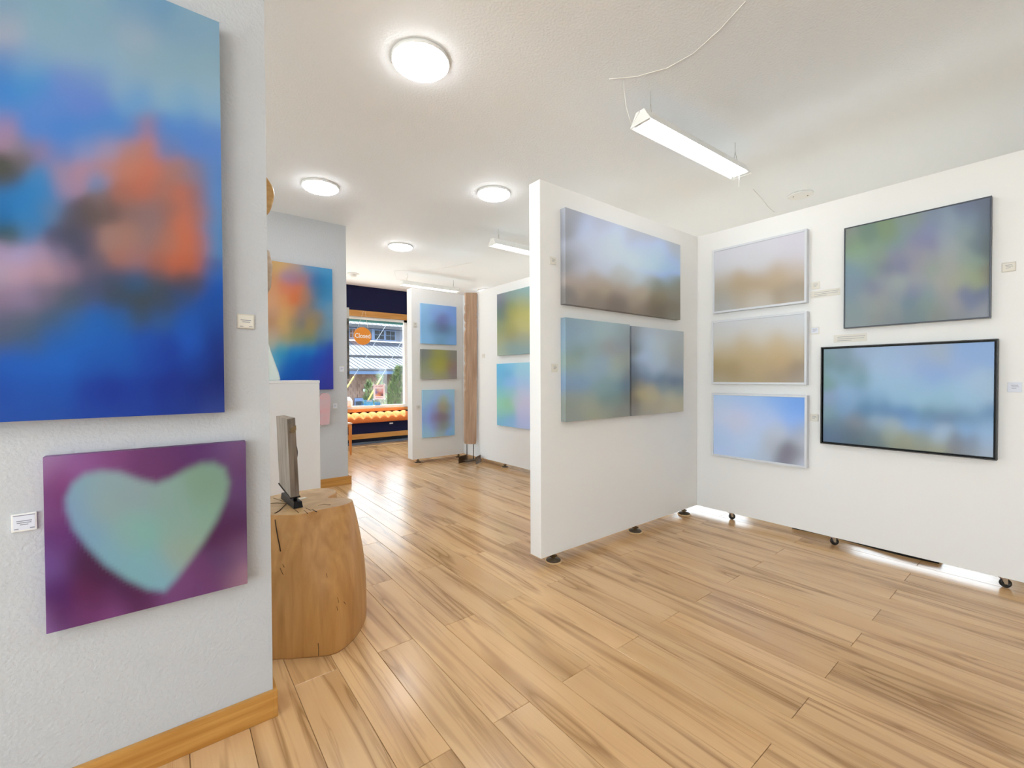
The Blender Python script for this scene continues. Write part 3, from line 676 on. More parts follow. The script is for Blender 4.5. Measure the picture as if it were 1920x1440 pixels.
bay = colour_field(pts('''150,280,8c9fae 300,330,8296a2 500,300,98acc4 700,320,9cb2cc 900,280,9aadc8 1150,310,a0aebf 1400,290,8ca8d0 1580,250,8eaad0 150,400,7d96a0 300,420,769298 430,420,8299a4 600,400,a0b8d0 800,420,9cb4d2 1050,440,8fa8d0 1150,500,8aa6d2 1350,430,96aed2 1500,550,a4bcd4 200,520,86a4b4 350,520,84a4b4 460,540,789aa6 600,560,98b8d0 800,600,98b8d0 1000,600,94b4d0 1200,620,98bad0 1400,640,9cbcd4 1580,600,a0b8cc
150,700,8a9cb8 330,680,8cacc8 450,680,84a4c0 600,700,88aac4 800,700,92b6cc 1000,720,98bcce 1200,740,94b8c8 1450,760,98bad0 300,780,7a9abc 500,790,5e86a6 650,800,6488ac 800,830,6488b2 900,860,6288b0 1050,850,6688a0 1200,870,6a82a0 1400,880,6a88a4 1580,880,7090b0 150,830,7f9aa0 200,950,6a8090 400,930,808890 600,930,94aabc 750,960,a0b0b4 900,940,86a8cc 1050,960,80a0c4 1200,1000,a4bcd0 1400,980,8cb0d4 1580,980,98b8d4
150,1050,5c7088 350,1040,5a6c7c 550,1010,708088 700,1040,98a090 850,1070,9c9e88 1000,1060,909c98 1150,1060,a4b6c4 1300,1070,7c8898 1450,1090,8090a8 1580,1100,98b0cc 200,1100,5c6e84 400,1100,607078 600,1110,6c7a7c 800,1130,8c907c 1000,1150,929480 1150,1170,9c9c84 1300,1150,848688 1450,1170,8c949c 1600,1200,a4b0bc 140,340,6c8a80 150,560,789890 130,580,7a9a94''', 4.8, 1520, 600), 14)
painting('wide blue seascape in a deep black frame on the long partition', 'u', RP_U, [(1538.5, 650.5), (1872, 635.5), (1869.5, 864.5), (1538, 831)], .05, bay, LIGHT['bay'], (54, 36), (.007, M_EBF, .010, .009))

q1 = colour_field(pts('400,540,8fb4cc 600,550,88a8cc 830,590,7c9cd0 420,700,80a8c4 550,650,7c98c4 640,720,70709c 720,740,727ca8 820,740,7c9cc8 420,900,80a8c0 560,860,66809c 660,850,5c647c 750,880,5c7490 830,900,7ca0bc 420,1030,84b0cc 640,1020,7098b0 830,1050,7ca4c8', 7.385, 740, 500), 9)
q2 = colour_field(pts('400,1180,6c7070 620,1180,88884c 850,1190,7c7a74 400,1350,78806c 520,1350,8c8c4c 640,1340,94903c 760,1380,8c7c58 850,1400,887470 420,1440,84886c 620,1430,98964c 830,1440,86747a 420,1530,8c8c80 640,1530,8c8a70 840,1530,88807c', 7.385, 740, 500), 8)
q3 = colour_field(pts('420,330,8aa8d4 600,330,8aa0bc 800,330,88a8cc 420,450,84a0d0 560,430,8098b8 680,440,94946c 800,440,84a0bc 420,600,7c96cc 540,560,7c84a8 660,540,927e62 740,560,82846a 810,580,8098c0 420,700,7a8cc4 540,680,7a6c90 650,680,746468 740,690,72686c 810,720,84a0c8 420,850,7c98cc 560,800,7c80a4 660,800,78746c 750,800,7a8480 810,860,84a8d4 430,940,88a8d4 620,920,8a9a9c 800,910,6c94d0', 7.385, 740, 690), 8)
painting('small square light blue painting with a violet centre, above the yellow one', 'v', FP_V, [(790, 568), (856.2, 575.8), (855.5, 646.2), (789.5, 644.2)], .035, q1, LIGHT['q1'], (22, 22))
painting('small olive and yellow painting between two blue ones', 'v', FP_V, [(790, 655), (857.2, 656.8), (856.2, 710), (790, 711)], .035, q2, LIGHT['q2'], (22, 18))
painting('small blue painting with a yellow-brown centre below the yellow one', 'v', FP_V, [(793.5, 731), (853, 730.6), (851.7, 815.7), (792.5, 821.3)], .035, q3, LIGHT['q3'], (22, 26))
r1 = colour_field(pts('1440,420,8a8c98 1600,380,8a9c98 1780,330,90b0b0 1480,520,6c7480 1600,520,8c9868 1760,500,acac74 1480,650,6e8078 1620,650,a8a460 1760,680,bcb870 1450,850,8c9878 1600,850,a8a468 1770,800,c0bc80 1450,1000,a8a87c 1620,980,a09c74 1770,1000,acac8c 1450,1150,a8b4a0 1620,1120,8ca4a4 1770,1130,90aaac', 7.385, 740, 500), 10)
r2 = colour_field(pts('1440,-30,6cb0c8 1600,-30,7cb4cc 1780,-40,98c4cc 1450,60,6aa8c8 1560,80,6aa4c4 1780,60,94bccc 1450,200,70acc4 1600,200,88aed0 1780,200,a0b8d0 1450,350,80b8b4 1600,350,90b8b8 1780,350,b8bccc 1450,480,90c0a0 1560,480,90bc98 1700,450,b0bcc0 1780,480,c0b8c8 1450,600,8cbca8 1580,600,90bca4 1780,600,b8b8cc 1450,720,78acbc 1600,700,7ca8c4 1780,720,b0b0cc 1600,790,88b0cc 1800,820,a8b4d0', 7.385, 740, 690), 10)
painting('tall painting of yellow and grey-green blurs above a pastel one', 'u', SP_U, [(932, 551), (1010, 533.5), (1010, 662.8), (932, 666)], .035, r1, LIGHT['r1'], (24, 30))
painting('pastel turquoise, green and lilac painting below a yellow one', 'u', SP_U, [(931.5, 681.4), (1010, 679.5), (1010, 808.5), (931.5, 796.3)], .035, r2, LIGHT['r2'], (24, 30))

# ------------------------------------------------------------------ label cards beside the paintings
M_CARD = mat('card_stock', '#e6e2d8', .6); M_CARDB = mat('card_beige', '#d6d0c4', .6); M_CARDW = mat('card_blue_white', '#dfe4f0', .6); M_INK = mat('printed_ink', '#8e909c', .7)
def card(axis, wall, C, label, backing, paper, lines=((.30, .25, .75), (.45, .30, .80), (.60, .28, .62)), th=.006, group=None):
    s0, s1, z0, z1 = rect(axis, wall-th, C)
    root = empty('label_card', place(axis, (s0+s1)/2, wall, z0), label, 'label card', group)
    part('backing', MB().box(place(axis, s0, wall-th, z0), place(axis, s1, wall-.0005, z1), .0015), backing, root)
    w, h = s1-s0, z1-z0
    part('paper', MB().box(place(axis, s0+w*.08, wall-th-.0006, z0+h*.09), place(axis, s1-w*.08, wall-th+.0004, z1-h*.09)), paper, root)
    mb = MB()
    for fy, a, b in lines:
        mb.box(place(axis, s0+w*a, wall-th-.0010, z1-h*fy-h*.022), place(axis, s0+w*b, wall-th-.0005, z1-h*fy+h*.022))
    part('lettering', mb, M_INK, root, kind='stuff')
def box4(x0, y0, x1, y1): return [(x0, y0), (x1, y0), (x1, y1), (x0, y1)]
card('v', LW_V, [(444.5, 588), (477, 590), (477, 617), (444.5, 615)], 'beige rimmed label card beside the huge blue painting', M_CARDB, M_CARD, ((.42, .2, .8), (.55, .3, .75), (.85, .15, .35), (.85, .68, .88)))
card('v', LW_V, [(20, 965.5), (69, 959), (70, 992), (21, 1000)], 'white label card with printed lines beside the purple heart painting', M_WHITE, M_CARDW, ((.42, .2, .8), (.52, .22, .78), (.62, .34, .66), (.84, .12, .28), (.84, .72, .9), (.11, .08, .92)))
card('v', MW_V, box4(636, 687, 645, 697), 'tiny white label card at the edge of the orange and blue painting', M_CARD, M_CARDW)
card('v', MW_V, box4(624, 756.5, 632.5, 766), 'tiny white label card beside the pink hanging piece', M_CARD, M_CARDW)
card('v', FP_V, box4(775, 604, 782, 612.5), 'tiny pale label card beside the light blue painting with violet centre', M_CARD, M_CARD)
card('v', FP_V, box4(781.2, 760, 788.5, 768), 'tiny pale label card beside the small blue painting with yellow-brown centre', M_CARD, M_CARD)
card('u', SP_U, box4(903.5, 663.5, 908, 671.5), 'tiny pale label card beside the carved plank, on the panel of tall paintings', M_CARD, M_CARD)
card('v', MP_V, [(1031.5, 480), (1043, 483.5), (1043, 497), (1031.5, 494)], 'small white label card beside the wide landscape canvas', M_CARD, M_CARD)
card('v', MP_V, [(1034.5, 681), (1046, 682.5), (1046, 697.5), (1034.5, 698)], 'small white label card beside the grey-green seascape canvas', M_CARD, M_CARD)
card('u', RP_U, [(1521, 529.5), (1537, 527.5), (1537, 541), (1521, 543)], 'small pale label card beside the topmost white framed print', M_CARD, M_CARD)
card('u', RP_U, [(1520, 614), (1535.5, 612.5), (1535.5, 625.5), (1520, 626.5)], 'small bluish label card beside the golden dune print', M_CARD, M_CARDW)
card('u', RP_U, [(1518.5, 776), (1534, 776), (1534, 790), (1518.5, 790)], 'small pale label card beside the blue sky and water print', M_CARD, M_CARD)
card('u', RP_U, [(1878, 494), (1905, 489.5), (1905, 507), (1878, 511.5)], 'pale label card beside the muted green and violet painting', M_CARDB, M_CARD)
card('u', RP_U, [(1889, 717), (1916, 717), (1916, 735), (1889, 735.5)], 'bluish white label card beside the black framed seascape', M_CARDW, M_CARDW)
TL = ((.30, .12, .95), (.55, .12, .92), (.78, .12, .55))
card('u', RP_U, [(1520, 546), (1575.5, 540), (1575.5, 552), (1520, 560)], 'long paper text strip next to the topmost white framed print', M_CARD, M_CARD, TL, .002)
card('u', RP_U, [(1563, 628.5), (1625.5, 624.5), (1625.5, 639), (1563, 643)], 'long paper text strip above the black framed seascape', M_CARD, M_CARD, TL, .002)
# ------------------------------------------------------------------ tree-stump stand
def smooth_ring(P, n):
    """closed Catmull-Rom through plan points, n samples"""
    P = np.array(P); k = len(P); out = []
    for i in range(n):
        t = i*k/n; j = int(t); f = t-j
        a, b, c, d = P[(j-1) % k], P[j % k], P[(j+1) % k], P[(j+2) % k]
        out.append(.5*((2*b)+(-a+c)*f+(2*a-5*b+4*c-d)*f*f+(-a+3*b-3*c+d)*f**3))
    return np.array(out)
ST = .60
foot = [(.14, 2.30), (.25, 2.19), (.35, 2.125), (.45, 2.06), (.562, 2.005), (.655, 2.05), (.735, 2.14), (.795, 2.25), (.815, 2.36), (.81, 2.44), (.80, 2.52), (.74, 2.63), (.62, 2.70), (.45, 2.72), (.28, 2.66), (.16, 2.50)]
top = [(.20, 2.36), (.28, 2.28), (.36, 2.235), (.46, 2.17), (.56, 2.185), (.655, 2.19), (.715, 2.222), (.733, 2.275), (.700, 2.335), (.648, 2.385), (.700, 2.445), (.724, 2.53), (.675, 2.615), (.555, 2.625), (.38, 2.60), (.23, 2.50)]
NR = 160
fr_, tr_ = smooth_ring(foot, NR), smooth_ring(top, NR)
rings = []
for z, w in ((0, 1.0), (.006, 1.006), (.05, 1.012), (.12, 1.01), (.20, .98), (.28, .90), (.36, .76), (.44, .56), (.51, .34), (.56, .16), (.588, .04)):
    rings.append([(*(fr_[i]*w+tr_[i]*(1-w)), z) for i in range(NR)])
rings.append([(*tr_[i], .596) for i in range(NR)])
cen = tr_.mean(0)
rings.append([(*(tr_[i]*.992+cen*.008), ST) for i in range(NR)])
M_STUMP = wood_mat('stump_wood', '#c8965a', '#b07e44', (26, 26, 2.6), .38)
M_STTOP = wood_mat('stump_end_grain', '#c9a878', '#ad8656', (12, 12, 12), .3)
M_CRACK = mat('crack_dark', '#38220f', .9)
st = empty('tree_stump', (.47, 2.38, 0), 'honey coloured tree stump stand with a notch and cracks at the wall end', 'stump')
part('trunk', MB().loft(rings, True, True), M_STUMP, st)
# end-grain face, with radial check lines
part('end_grain', MB().prism([(*(tr_[i]*.985+cen*.015), ST-.001) for i in range(0, NR, 2)], (0, 0, .0016)), M_STTOP, st)
ZC = ST+.0008
def crack_top(pp, w=.0016):
    mb = MB()
    P = [onz(x, y, ST) for x, y in pp]
    L_, R_ = [], []
    for i, p in enumerate(P):
        d = np.array(P[min(i+1, len(P)-1)])-np.array(P[max(i-1, 0)]); n = np.array([-d[1], d[0], 0]); n = n/np.linalg.norm(n)
        ww = w*(1-.7*i/(len(P)-1)); L_.append(p+n*ww); R_.append(p-n*ww)
    poly = [(q[0], q[1], ZC-.002) for q in L_+R_[::-1]]
    return mb.prism(poly, (0, 0, .0032))
for pp, w in ((((515.5, 963), (524, 958), (531, 951), (537, 945)), .0035), (((506, 944.5), (518, 943.5), (530, 944), (538, 945)), .0022), (((594, 960), (586, 956), (582, 957), (573, 953)), .0018),
              (((577, 963), (570, 957)), .001), (((560, 962), (552, 955), (544, 949)), .001), (((620, 947), (606, 946), (596, 948)), .001), (((512, 934), (524, 938), (535, 942)), .001)):
    part('crack', crack_top(pp, w), M_CRACK, st)
def bark_point(x, y):
    """where the pixel's line of sight meets the trunk's side"""
    d = ray(x, y); best = None
    o = np.array([0, 0, CAM_H])
    for k in range(len(rings)-2):
        for i in range(NR):
            a, b, c, e = (np.array(q) for q in (rings[k][i], rings[k][(i+1) % NR], rings[k+1][(i+1) % NR], rings[k+1][i]))
            for tri in ((a, b, c), (a, c, e)):
                n = np.cross(tri[1]-tri[0], tri[2]-tri[0]); dn = d@n
                if abs(dn) < 1e-12: continue
                t = ((tri[0]-o)@n)/dn
                if t <= 0 or (best is not None and t > best[0]): continue
                p = o+t*d; ins = True
                for j in range(3):
                    if np.cross(tri[(j+1) % 3]-tri[j], p-tri[j])@n < -1e-12: ins = False; break
                if ins: best = (t, p)
    return None if best is None else best[1]
def crack_side(pp, r):
    P = [bark_point(x, y) for x, y in pp]; P = [p for p in P if p is not None]
    if len(P) > 1: part('crack', MB().tube(P, r, 5), M_CRACK, st)
crack_side(((515.5, 966), (516, 975), (518, 990), (521, 1008), (524, 1022), (526, 1034)), .0026)
crack_side(((596.5, 1206), (597.5, 1218), (597.5, 1230)), .0014)
for a_, b_ in (((525, 1065), (531, 1078)), ((530, 1058), (533, 1064)), ((612, 1075), (613.5, 1083)), ((633, 1120), (635, 1130)), ((631.5, 1137), (633, 1145)), ((644.5, 1128), (648, 1133))):
    crack_side((a_, ((a_[0]+b_[0])/2, (a_[1]+b_[1])/2), b_), .0011)

# ------------------------------------------------------------------ weathered wood sculpture on the stump
A, B, Cc = (np.array(onz(*p, ST+.002)) for p in ((550.8, 954.2), (568.6, 952.2), (525.7, 933.7)))
ln = Cc-A; lnn = float(np.linalg.norm(ln))*.95; ey = ln/np.linalg.norm(ln)   # back along the long face
ex = np.array([ey[1], -ey[0], 0]); swn = .041                              # across the short face
def loc3(a, b, z): return tuple(A+ex*a+ey*b+np.array([0, 0, z]))
sc_ = empty('wood_sculpture', tuple(A+ex*swn/2+ey*lnn/2), 'weathered grey wood block sculpture on a black steel foot standing on the stump', 'sculpture')
M_STEEL = mat('blackened_steel', '#15171c', .38, .5)
bh = .030
part('steel_foot', MB().hexa([loc3(-.001, 0, .0005), loc3(swn, 0, .0005), loc3(swn, lnn, .0005), loc3(-.001, lnn, .0005), loc3(.002, .004, bh), loc3(swn-.004, .004, bh), loc3(swn-.004, lnn-.004, bh), loc3(.002, lnn-.004, bh)]), M_STEEL, sc_)
part('steel_post', MB().cyl(loc3(swn*.45, .045, bh), loc3(swn*.45, .045, bh+.02), .009, n=12), M_STEEL, sc_)
z0, z1 = bh+.014, bh+.045       # the saddle plate climbs towards the back
part('saddle_plate', MB().hexa([loc3(-.010, .025, z0), loc3(swn-.004, .025, z0), loc3(swn-.004, lnn+.01, z1), loc3(-.010, lnn+.01, z1), loc3(-.010, .025, z0+.005), loc3(swn-.004, .025, z0+.005), loc3(swn-.004, lnn+.01, z1+.005), loc3(-.010, lnn+.01, z1+.005)]), M_STEEL, sc_)
M_GREY = wood_mat('weathered_timber', '#a3978b', '#83766a', (40, 40, 4), .8, '#685c50')
H_ = .425
lean = -.006
part('timber_block', MB().hexa([loc3(-.006, .028, z0+.005), loc3(swn-.008, .028, z0+.005), loc3(swn-.008, lnn+.005, z1+.005), loc3(-.006, lnn+.005, z1+.005),
     loc3(-.012+lean, .030, H_), loc3(swn-.016+lean, .034, H_+.004), loc3(swn-.016+lean, lnn+.0, H_+.004), loc3(-.012+lean, lnn+.0, H_+.002)]), M_GREY, sc_)
M_TAN = wood_mat('knot_wood', '#a08a68', '#857050', (30, 30, 30), .7)
kc = np.array(loc3(.012+lean, .0285, H_-.055)); kn = -ey
part('round_knot', MB().cyl(kc+ey*.004, kc-ey*.0035, .0135, n=22), M_TAN, sc_, label='round tan knot disc')
k2 = np.array(loc3(swn-.020+lean, .0295, H_-.042))
part('wedge_inlay', MB().prism([k2+ex*-.010+np.array([0, 0, .006]), k2+ex*.006+np.array([0, 0, .010]), k2+ex*.007+np.array([0, 0, -.014])], tuple(-ey*.004)), M_TAN, sc_)
mb = MB()
for i in range(5):
    zz = H_-.004-i*.005
    mb.box((0, 0, 0), (swn-.008, .003, .0022), 0, Matrix.Translation(loc3(-.010+lean, .027, zz)) @ Matrix(((ex[0], ey[0], 0, 0), (ex[1], ey[1], 0, 0), (0, 0, 1, 0), (0, 0, 0, 1))))
part('carved_ridges', mb, MATS['weathered_timber'], sc_)
arc = [np.array(loc3(swn-.012+lean*.7+.022*math.sin(math.pi*i/14), lnn*.42, H_-.095-i*.0115)) for i in range(15)]
arc2 = [np.array(loc3(swn-.034+lean*.7, lnn*.42, H_-.095-i*.0115)) for i in range(15)]
part('steel_blade', MB().prism([tuple(p) for p in arc+arc2[::-1]], tuple(ey*.006)), M_STEEL, sc_, label='curved black steel blade')
s0 = onz(566, 935.5, ST+.002)
thing('label_card', MB().box((-.019, -.013, 0), (.019, .013, .0022), .0004, Matrix.Translation((s0[0]+.004, s0[1]+.012, ST+.0008)) @ Matrix.Rotation(.25, 4, 'Z')), M_CARD, 'small white card lying on the stump behind the black steel foot', 'label card')

# ------------------------------------------------------------------ plinth and the tall sculpture on it
PV = 3.50
pu = onv(600, 800, PV)[0]; pz = onv(560, 713.5, PV)[2]
pl = empty('plinth', (pu-.24, PV+.23, 0), 'white square display plinth behind the stump', 'plinth')
M_PLI = mat('plinth_white', (.91, .935, .965), .45)
part('plinth_body', MB().box((pu-.46, PV, .012), (pu, PV+.46, pz-.02), .003), M_PLI, pl)
part('plinth_top', MB().box((pu-.462, PV-.002, pz-.02), (pu+.002, PV+.462, pz), .003), M_PLI, pl)
part('plinth_foot', MB().box((pu-.44, PV+.02, 0), (pu-.02, PV+.44, .012)), M_PLI, pl)
su, sv = .505, 3.72
sz = lambda x, y: float(onv(x, y, sv)[2])
sx = lambda x, y: float(onv(x, y, sv)[0])
tot = empty('totem_sculpture', (su, sv, pz), 'tall sculpture with a golden wooden disc on the plinth, mostly behind the wall end', 'sculpture')
mb = MB().lathe([(.155, 0), (.16, .01), (.15, .06), (.125, .14), (.10, .22), (.085, .28), (.06, .31)], (su+.005, sv, pz+.0005), 32)
part('glass_foot', mb, mat('milky_glass', '#d7e2dc', .2), tot, label='pale milky white foot')
part('stem', MB().cyl((su, sv, pz+.30), (su, sv, sz(500, 420)), .045, .028, 20), mat('bleached_wood', '#b79c82', .6), tot)
b0, b1 = sz(505, 540), sz(505, 457)
hw = sx(510.5, 490)-su
prof = [(.03, b0-.2), (.06, b0-.1), (hw*.9, b0), (hw, b0+(b1-b0)*.5), (hw*.85, b0+(b1-b0)*.8), (.02, b1)]
part('rounded_body', MB().lathe([(r, z-pz) for r, z in prof], (su, sv, pz), 32), mat('pinkish_wood', '#b8a28e', .55, vary=('#9c8468', (3, 3, 20))), tot)
d0, d1 = sz(505, 417), sz(505, 323); hw = sx(513.2, 375)-su
ring = []
n = 48
rr = (d1-d0)/2
for i in range(n):
    a = 2*math.pi*i/n
    wob = 1+.03*math.sin(3*a+.5)+.02*math.sin(7*a)
    ring.append((hw*wob*math.cos(a), rr*wob*math.sin(a)))
def dring(sca, off): return [(su+x*sca, sv+off, (d0+d1)/2+z*sca) for x, z in ring]
part('golden_disc', MB().loft([dring(.9, -.035), dring(.98, -.02), dring(1, 0), dring(.98, .02), dring(.9, .035)], True, True), wood_mat('golden_wood', '#c9a162', '#b08143', (6, 6, 22), .4), tot, label='golden brown wooden disc')

# pink wall piece
poly = []
for x, y in ((599.5, 745), (601, 740), (605, 737.5), (611, 737), (616, 738), (619.5, 743), (620, 752), (619, 765), (618.5, 780), (618, 793), (616, 796), (610, 796.5), (603, 797.5), (600.5, 795), (600.5, 780), (600, 762)):
    p = onv(x, y, MW_V-.05); poly.append((p[0], MW_V-.05, p[2]))
thing('wall_sculpture', MB().prism(poly, (0, .049, 0)), mat('pink_glass', '#d8a9ae', .25, vary=('#c9b7bd', (6, 6, 9))), 'pale pink rounded upright piece hung on the wall beside the plinth', 'sculpture')

# ------------------------------------------------------------------ carved plank on a steel stand
KV = 5.34
Lx = [(133, 75), (135, 150), (138, 160), (133, 168), (131, 185), (133, 205), (138, 222), (131, 232), (128, 255), (130, 278), (138, 295), (134, 308), (133, 325), (138, 345), (131, 365), (128, 400), (128, 450), (132, 480), (129, 510), (133, 530), (130, 560), (133, 585), (138, 605), (131, 625), (128, 660), (133, 700), (128, 715), (132, 735), (129, 770), (133, 800), (128, 815), (128, 1000), (128, 1180), (131, 1200), (135, 1210)]
Rx = [(207, 1212), (212, 1195), (214, 1170), (215, 1000), (216, 740), (213, 725), (216, 705), (216, 365), (213, 345), (217, 325), (214, 280), (217, 262), (213, 240), (216, 225), (216, 185), (213, 165), (217, 150), (217, 110), (216, 75)]
poly = []
for zx, zy in Lx+Rx:
    p = onv(zx/4+840, zy/4+530, KV); poly.append((p[0], KV, p[2]))
ku0 = onv(873, 840, KV)[0]; ku1 = onv(893, 840, KV)[0]; kz = onv(883, 832, KV)[2]
kp = empty('carved_plank', ((ku0+ku1)/2, KV, 0), 'tall narrow plank with scalloped edges on two rods in the partition corner', 'sculpture')
part('plank_body', MB().prism(poly, (0, .035, 0)), wood_mat('salvaged_plank', '#c6a58b', '#ab896f', (22, 22, 2), .65), kp)
M_RUST = mat('rusty_steel', '#5c452c', .55, .4)
w_ = ku1-ku0
for f in (.18, .80):
    part('support_rod', MB().cyl((ku0+w_*f, KV+.018, .02), (ku0+w_*f, KV+.018, kz+.05), .006, n=10), mat('dark_rod', '#4a4744', .4, .6), kp)
part('base_plate', MB().box((ku0-.02, KV-.06, .028), (ku1+.05, KV+.06, .036)), M_RUST, kp)
a_, b_ = onz(860, 869), onz(874, 865.5)
c_, d_ = onz(892.3, 871), onz(903, 866)
d_[0] = min(d_[0], SP_U-.012)
def upright(p, q, h, z=0.0):
    p, q = np.array(p), np.array(q); d = (q-p)/np.linalg.norm(q-p); n = np.array([-d[1], d[0], 0])*.004
    return MB().hexa([tuple(x+np.array([0, 0, z])) for x in (p-n, q-n, q+n, p+n)]+[tuple(x+np.array([0, 0, h])) for x in (p-n, q-n, q+n, p+n)])
part('base_upright', upright(a_, b_, .10), M_RUST, kp)
part('base_upright', upright(c_, d_, .105), M_RUST, kp)

# ------------------------------------------------------------------ window seat
BU0, BU1 = 1.2, 3.90
be = empty('window_seat', (2.5, 8.1, 0), 'navy window seat bench with fir rail under the street window', 'bench')
part('seat_panel', MB().box((BU0, 8.05, .197), (BU1, 8.08, .395)), M_NAVY, be)
part('seat_deck', MB().box((BU0, 8.0, .385), (BU1, V1-.001, .402)), M_NAVY, be)
part('seat_rail', MB().box((BU0, 8.035, .105), (BU1, 8.06, .197), .003), M_TRIM, be, label='fir rail under the navy panel')
part('seat_recess', MB().box((BU0, 8.16, 0), (BU1, V1-.001, .385)), mat('seat_recess_dark', '#141a33', .6), be)
part('heater_strip', MB().box((BU0, 8.05, .0), (BU1, 8.10, .038), .004), mat('heater_blue_grey', '#5b6678', .45, .3), be)
p = onv(733.5, 793.5, 8.05)
part('name_plate', MB().box((p[0]-.035, 8.046, p[2]-.012), (p[0]+.035, 8.05, p[2]+.012)), M_WHITE, be)
# tufted cushion
M_CUSH = mat('orange_fabric', '#dc7a3a', .8, bump=(300, .2, .001))
nx, nt = 240, 20
per = .158; c0 = onv(680.5, 780, 7.97)[0]
V_, Fc = [], []
def prof_pt(t):                      # section in (v, z): bottom front -> over the top -> back
    cs = [(7.985, .402), (7.955, .425), (7.945, .465), (7.955, .51), (7.985, .545), (8.04, .575), (8.12, .588), (8.20, .582), (8.255, .55), (8.262, .402)]
    k = t*(len(cs)-1); j = min(int(k), len(cs)-2); f = k-j
    return cs[j][0]*(1-f)+cs[j+1][0]*f, cs[j][1]*(1-f)+cs[j+1][1]*f
for i in range(nx+1):
    u = BU0+(BU1-BU0)*i/nx
    ph = ((u-c0)/per) % 1.0
    tuft = abs(math.sin(math.pi*ph))**.55
    for j in range(nt+1):
        t = j/nt; v, z = prof_pt(t)
        topness = max(0, min(1, (z-.47)/.08))
        sink = (1-tuft)*.06*topness
        V_.append((u, v+sink*.35*(1 if v < 8.0 else 0), z-sink))
for i in range(nx):
    for j in range(nt):
        a = i*(nt+1)+j; Fc.append((a, a+1, a+nt+2, a+nt+1))
Fc.append(tuple(range(nt+1))); Fc.append(tuple(nx*(nt+1)+j for j in range(nt, -1, -1)))
mb = MB().add(V_, Fc, True)
thing('seat_cushion', mb, M_CUSH, 'long orange tufted cushion on the navy window seat', 'cushion')

# side table in front of the seat
tu, tv = onz(657.5, 853)[:2]
tz = onv(657, 795, tv)[2]
tb = empty('side_table', (tu-.2, tv+.2, 0), 'low side table with slim orange wood legs beside the window seat', 'table')
M_ORW = wood_mat('orange_beech', '#e09048', '#cc7a35', (20, 20, 4), .4)
for du, dv in ((0, 0), (-.42, 0), (0, .36), (-.42, .36)):
    part('leg', MB().hexa([(tu+du-.012, tv+dv-.012, 0), (tu+du+.012, tv+dv-.012, 0), (tu+du+.012, tv+dv+.012, 0), (tu+du-.012, tv+dv+.012, 0),
                           (tu+du-.030, tv+dv-.022, tz-.02), (tu+du+.018, tv+dv-.022, tz-.02), (tu+du+.018, tv+dv+.022, tz-.02), (tu+du-.030, tv+dv+.022, tz-.02)]), M_ORW, tb)
part('apron', MB().box((tu-.44, tv-.015, tz-.045), (tu+.012, tv+.375, tz-.004)), M_ORW, tb)
part('table_top', MB().box((tu-.46, tv-.03, tz-.004), (tu+.022, tv+.39, tz+.018), .004), mat('pale_table_top', '#e9c6a8', .3), tb)

# ------------------------------------------------------------------ things at the window
sc_v = V1-.012
c = onv(680, 630, sc_v); rad = abs(onv(696.3, 630, sc_v)[0]-c[0])
cs = empty('closed_sign', tuple(c), 'round orange hanging shop sign reading Closed', 'sign')
M_ORS = mat('orange_sign', '#e08a1e', .5)
part('sign_disc', MB().cyl((c[0], sc_v-.003, c[2]), (c[0], sc_v+.003, c[2]), rad, n=48, smooth=False), M_ORS, cs)
cu = bpy.data.curves.new('closed_text', 'FONT'); cu.body = 'Closed'; cu.size = rad*.66; cu.align_x = 'CENTER'; cu.align_y = 'CENTER'; cu.extrude = .0006; cu.offset = .0012
to = bpy.data.objects.new('tmp_text', cu); COL.objects.link(to); bpy.context.view_layer.update()
tme = bpy.data.meshes.new_from_object(to.evaluated_get(bpy.context.evaluated_depsgraph_get())); bpy.data.objects.remove(to)
lt = link('lettering', tme, None, cs); tme.materials.clear(); tme.materials.append(mat('sign_white', (.9, .9, .88), .5))
lt.location = (0, -.0042, 0); lt.rotation_euler = (math.pi/2, 0, 0); lt.scale = (.95, 1.1, 1)
hk = onv(683, 582, V1-.02)
wl = MB()
for dx in (-.6, .62):
    wl.tube([(c[0]+rad*dx, sc_v, c[2]+rad*.78), (hk[0]+dx*.03, V1-.022, hk[2]-.02)], .0022, 5)
part('hanging_string', wl, mat('pale_string', '#e6dccb', .7), cs)

p0, p1 = onv(650, 597, 7.6), onv(655, 710, 7.6)
pc = onv(655, 577, 7.6)
hg = empty('hanging_strip', (p1[0]-.03, 7.6, p1[2]), 'narrow dark mottled hanging strip with a pale cap at the wall end', 'hanging')
part('strip', MB().box((p1[0]-.08, 7.585, p1[2]), (p1[0], 7.615, p0[2]), .003), mat('mottled_dark', '#33302f', .6, vary=('#6a6660', (30, 30, 14))), hg)
part('strip_cap', MB().box((p1[0]-.085, 7.58, p0[2]), (p1[0]+.003, 7.62, pc[2]), .003), mat('pale_cap', '#b9b8b2', .5), hg)
part('hanging_wire', MB().cyl((p1[0]-.04, 7.6, pc[2]-.01), (p1[0]-.04, 7.6, CEIL), .0015, n=6), MATS['wire_grey'], hg)

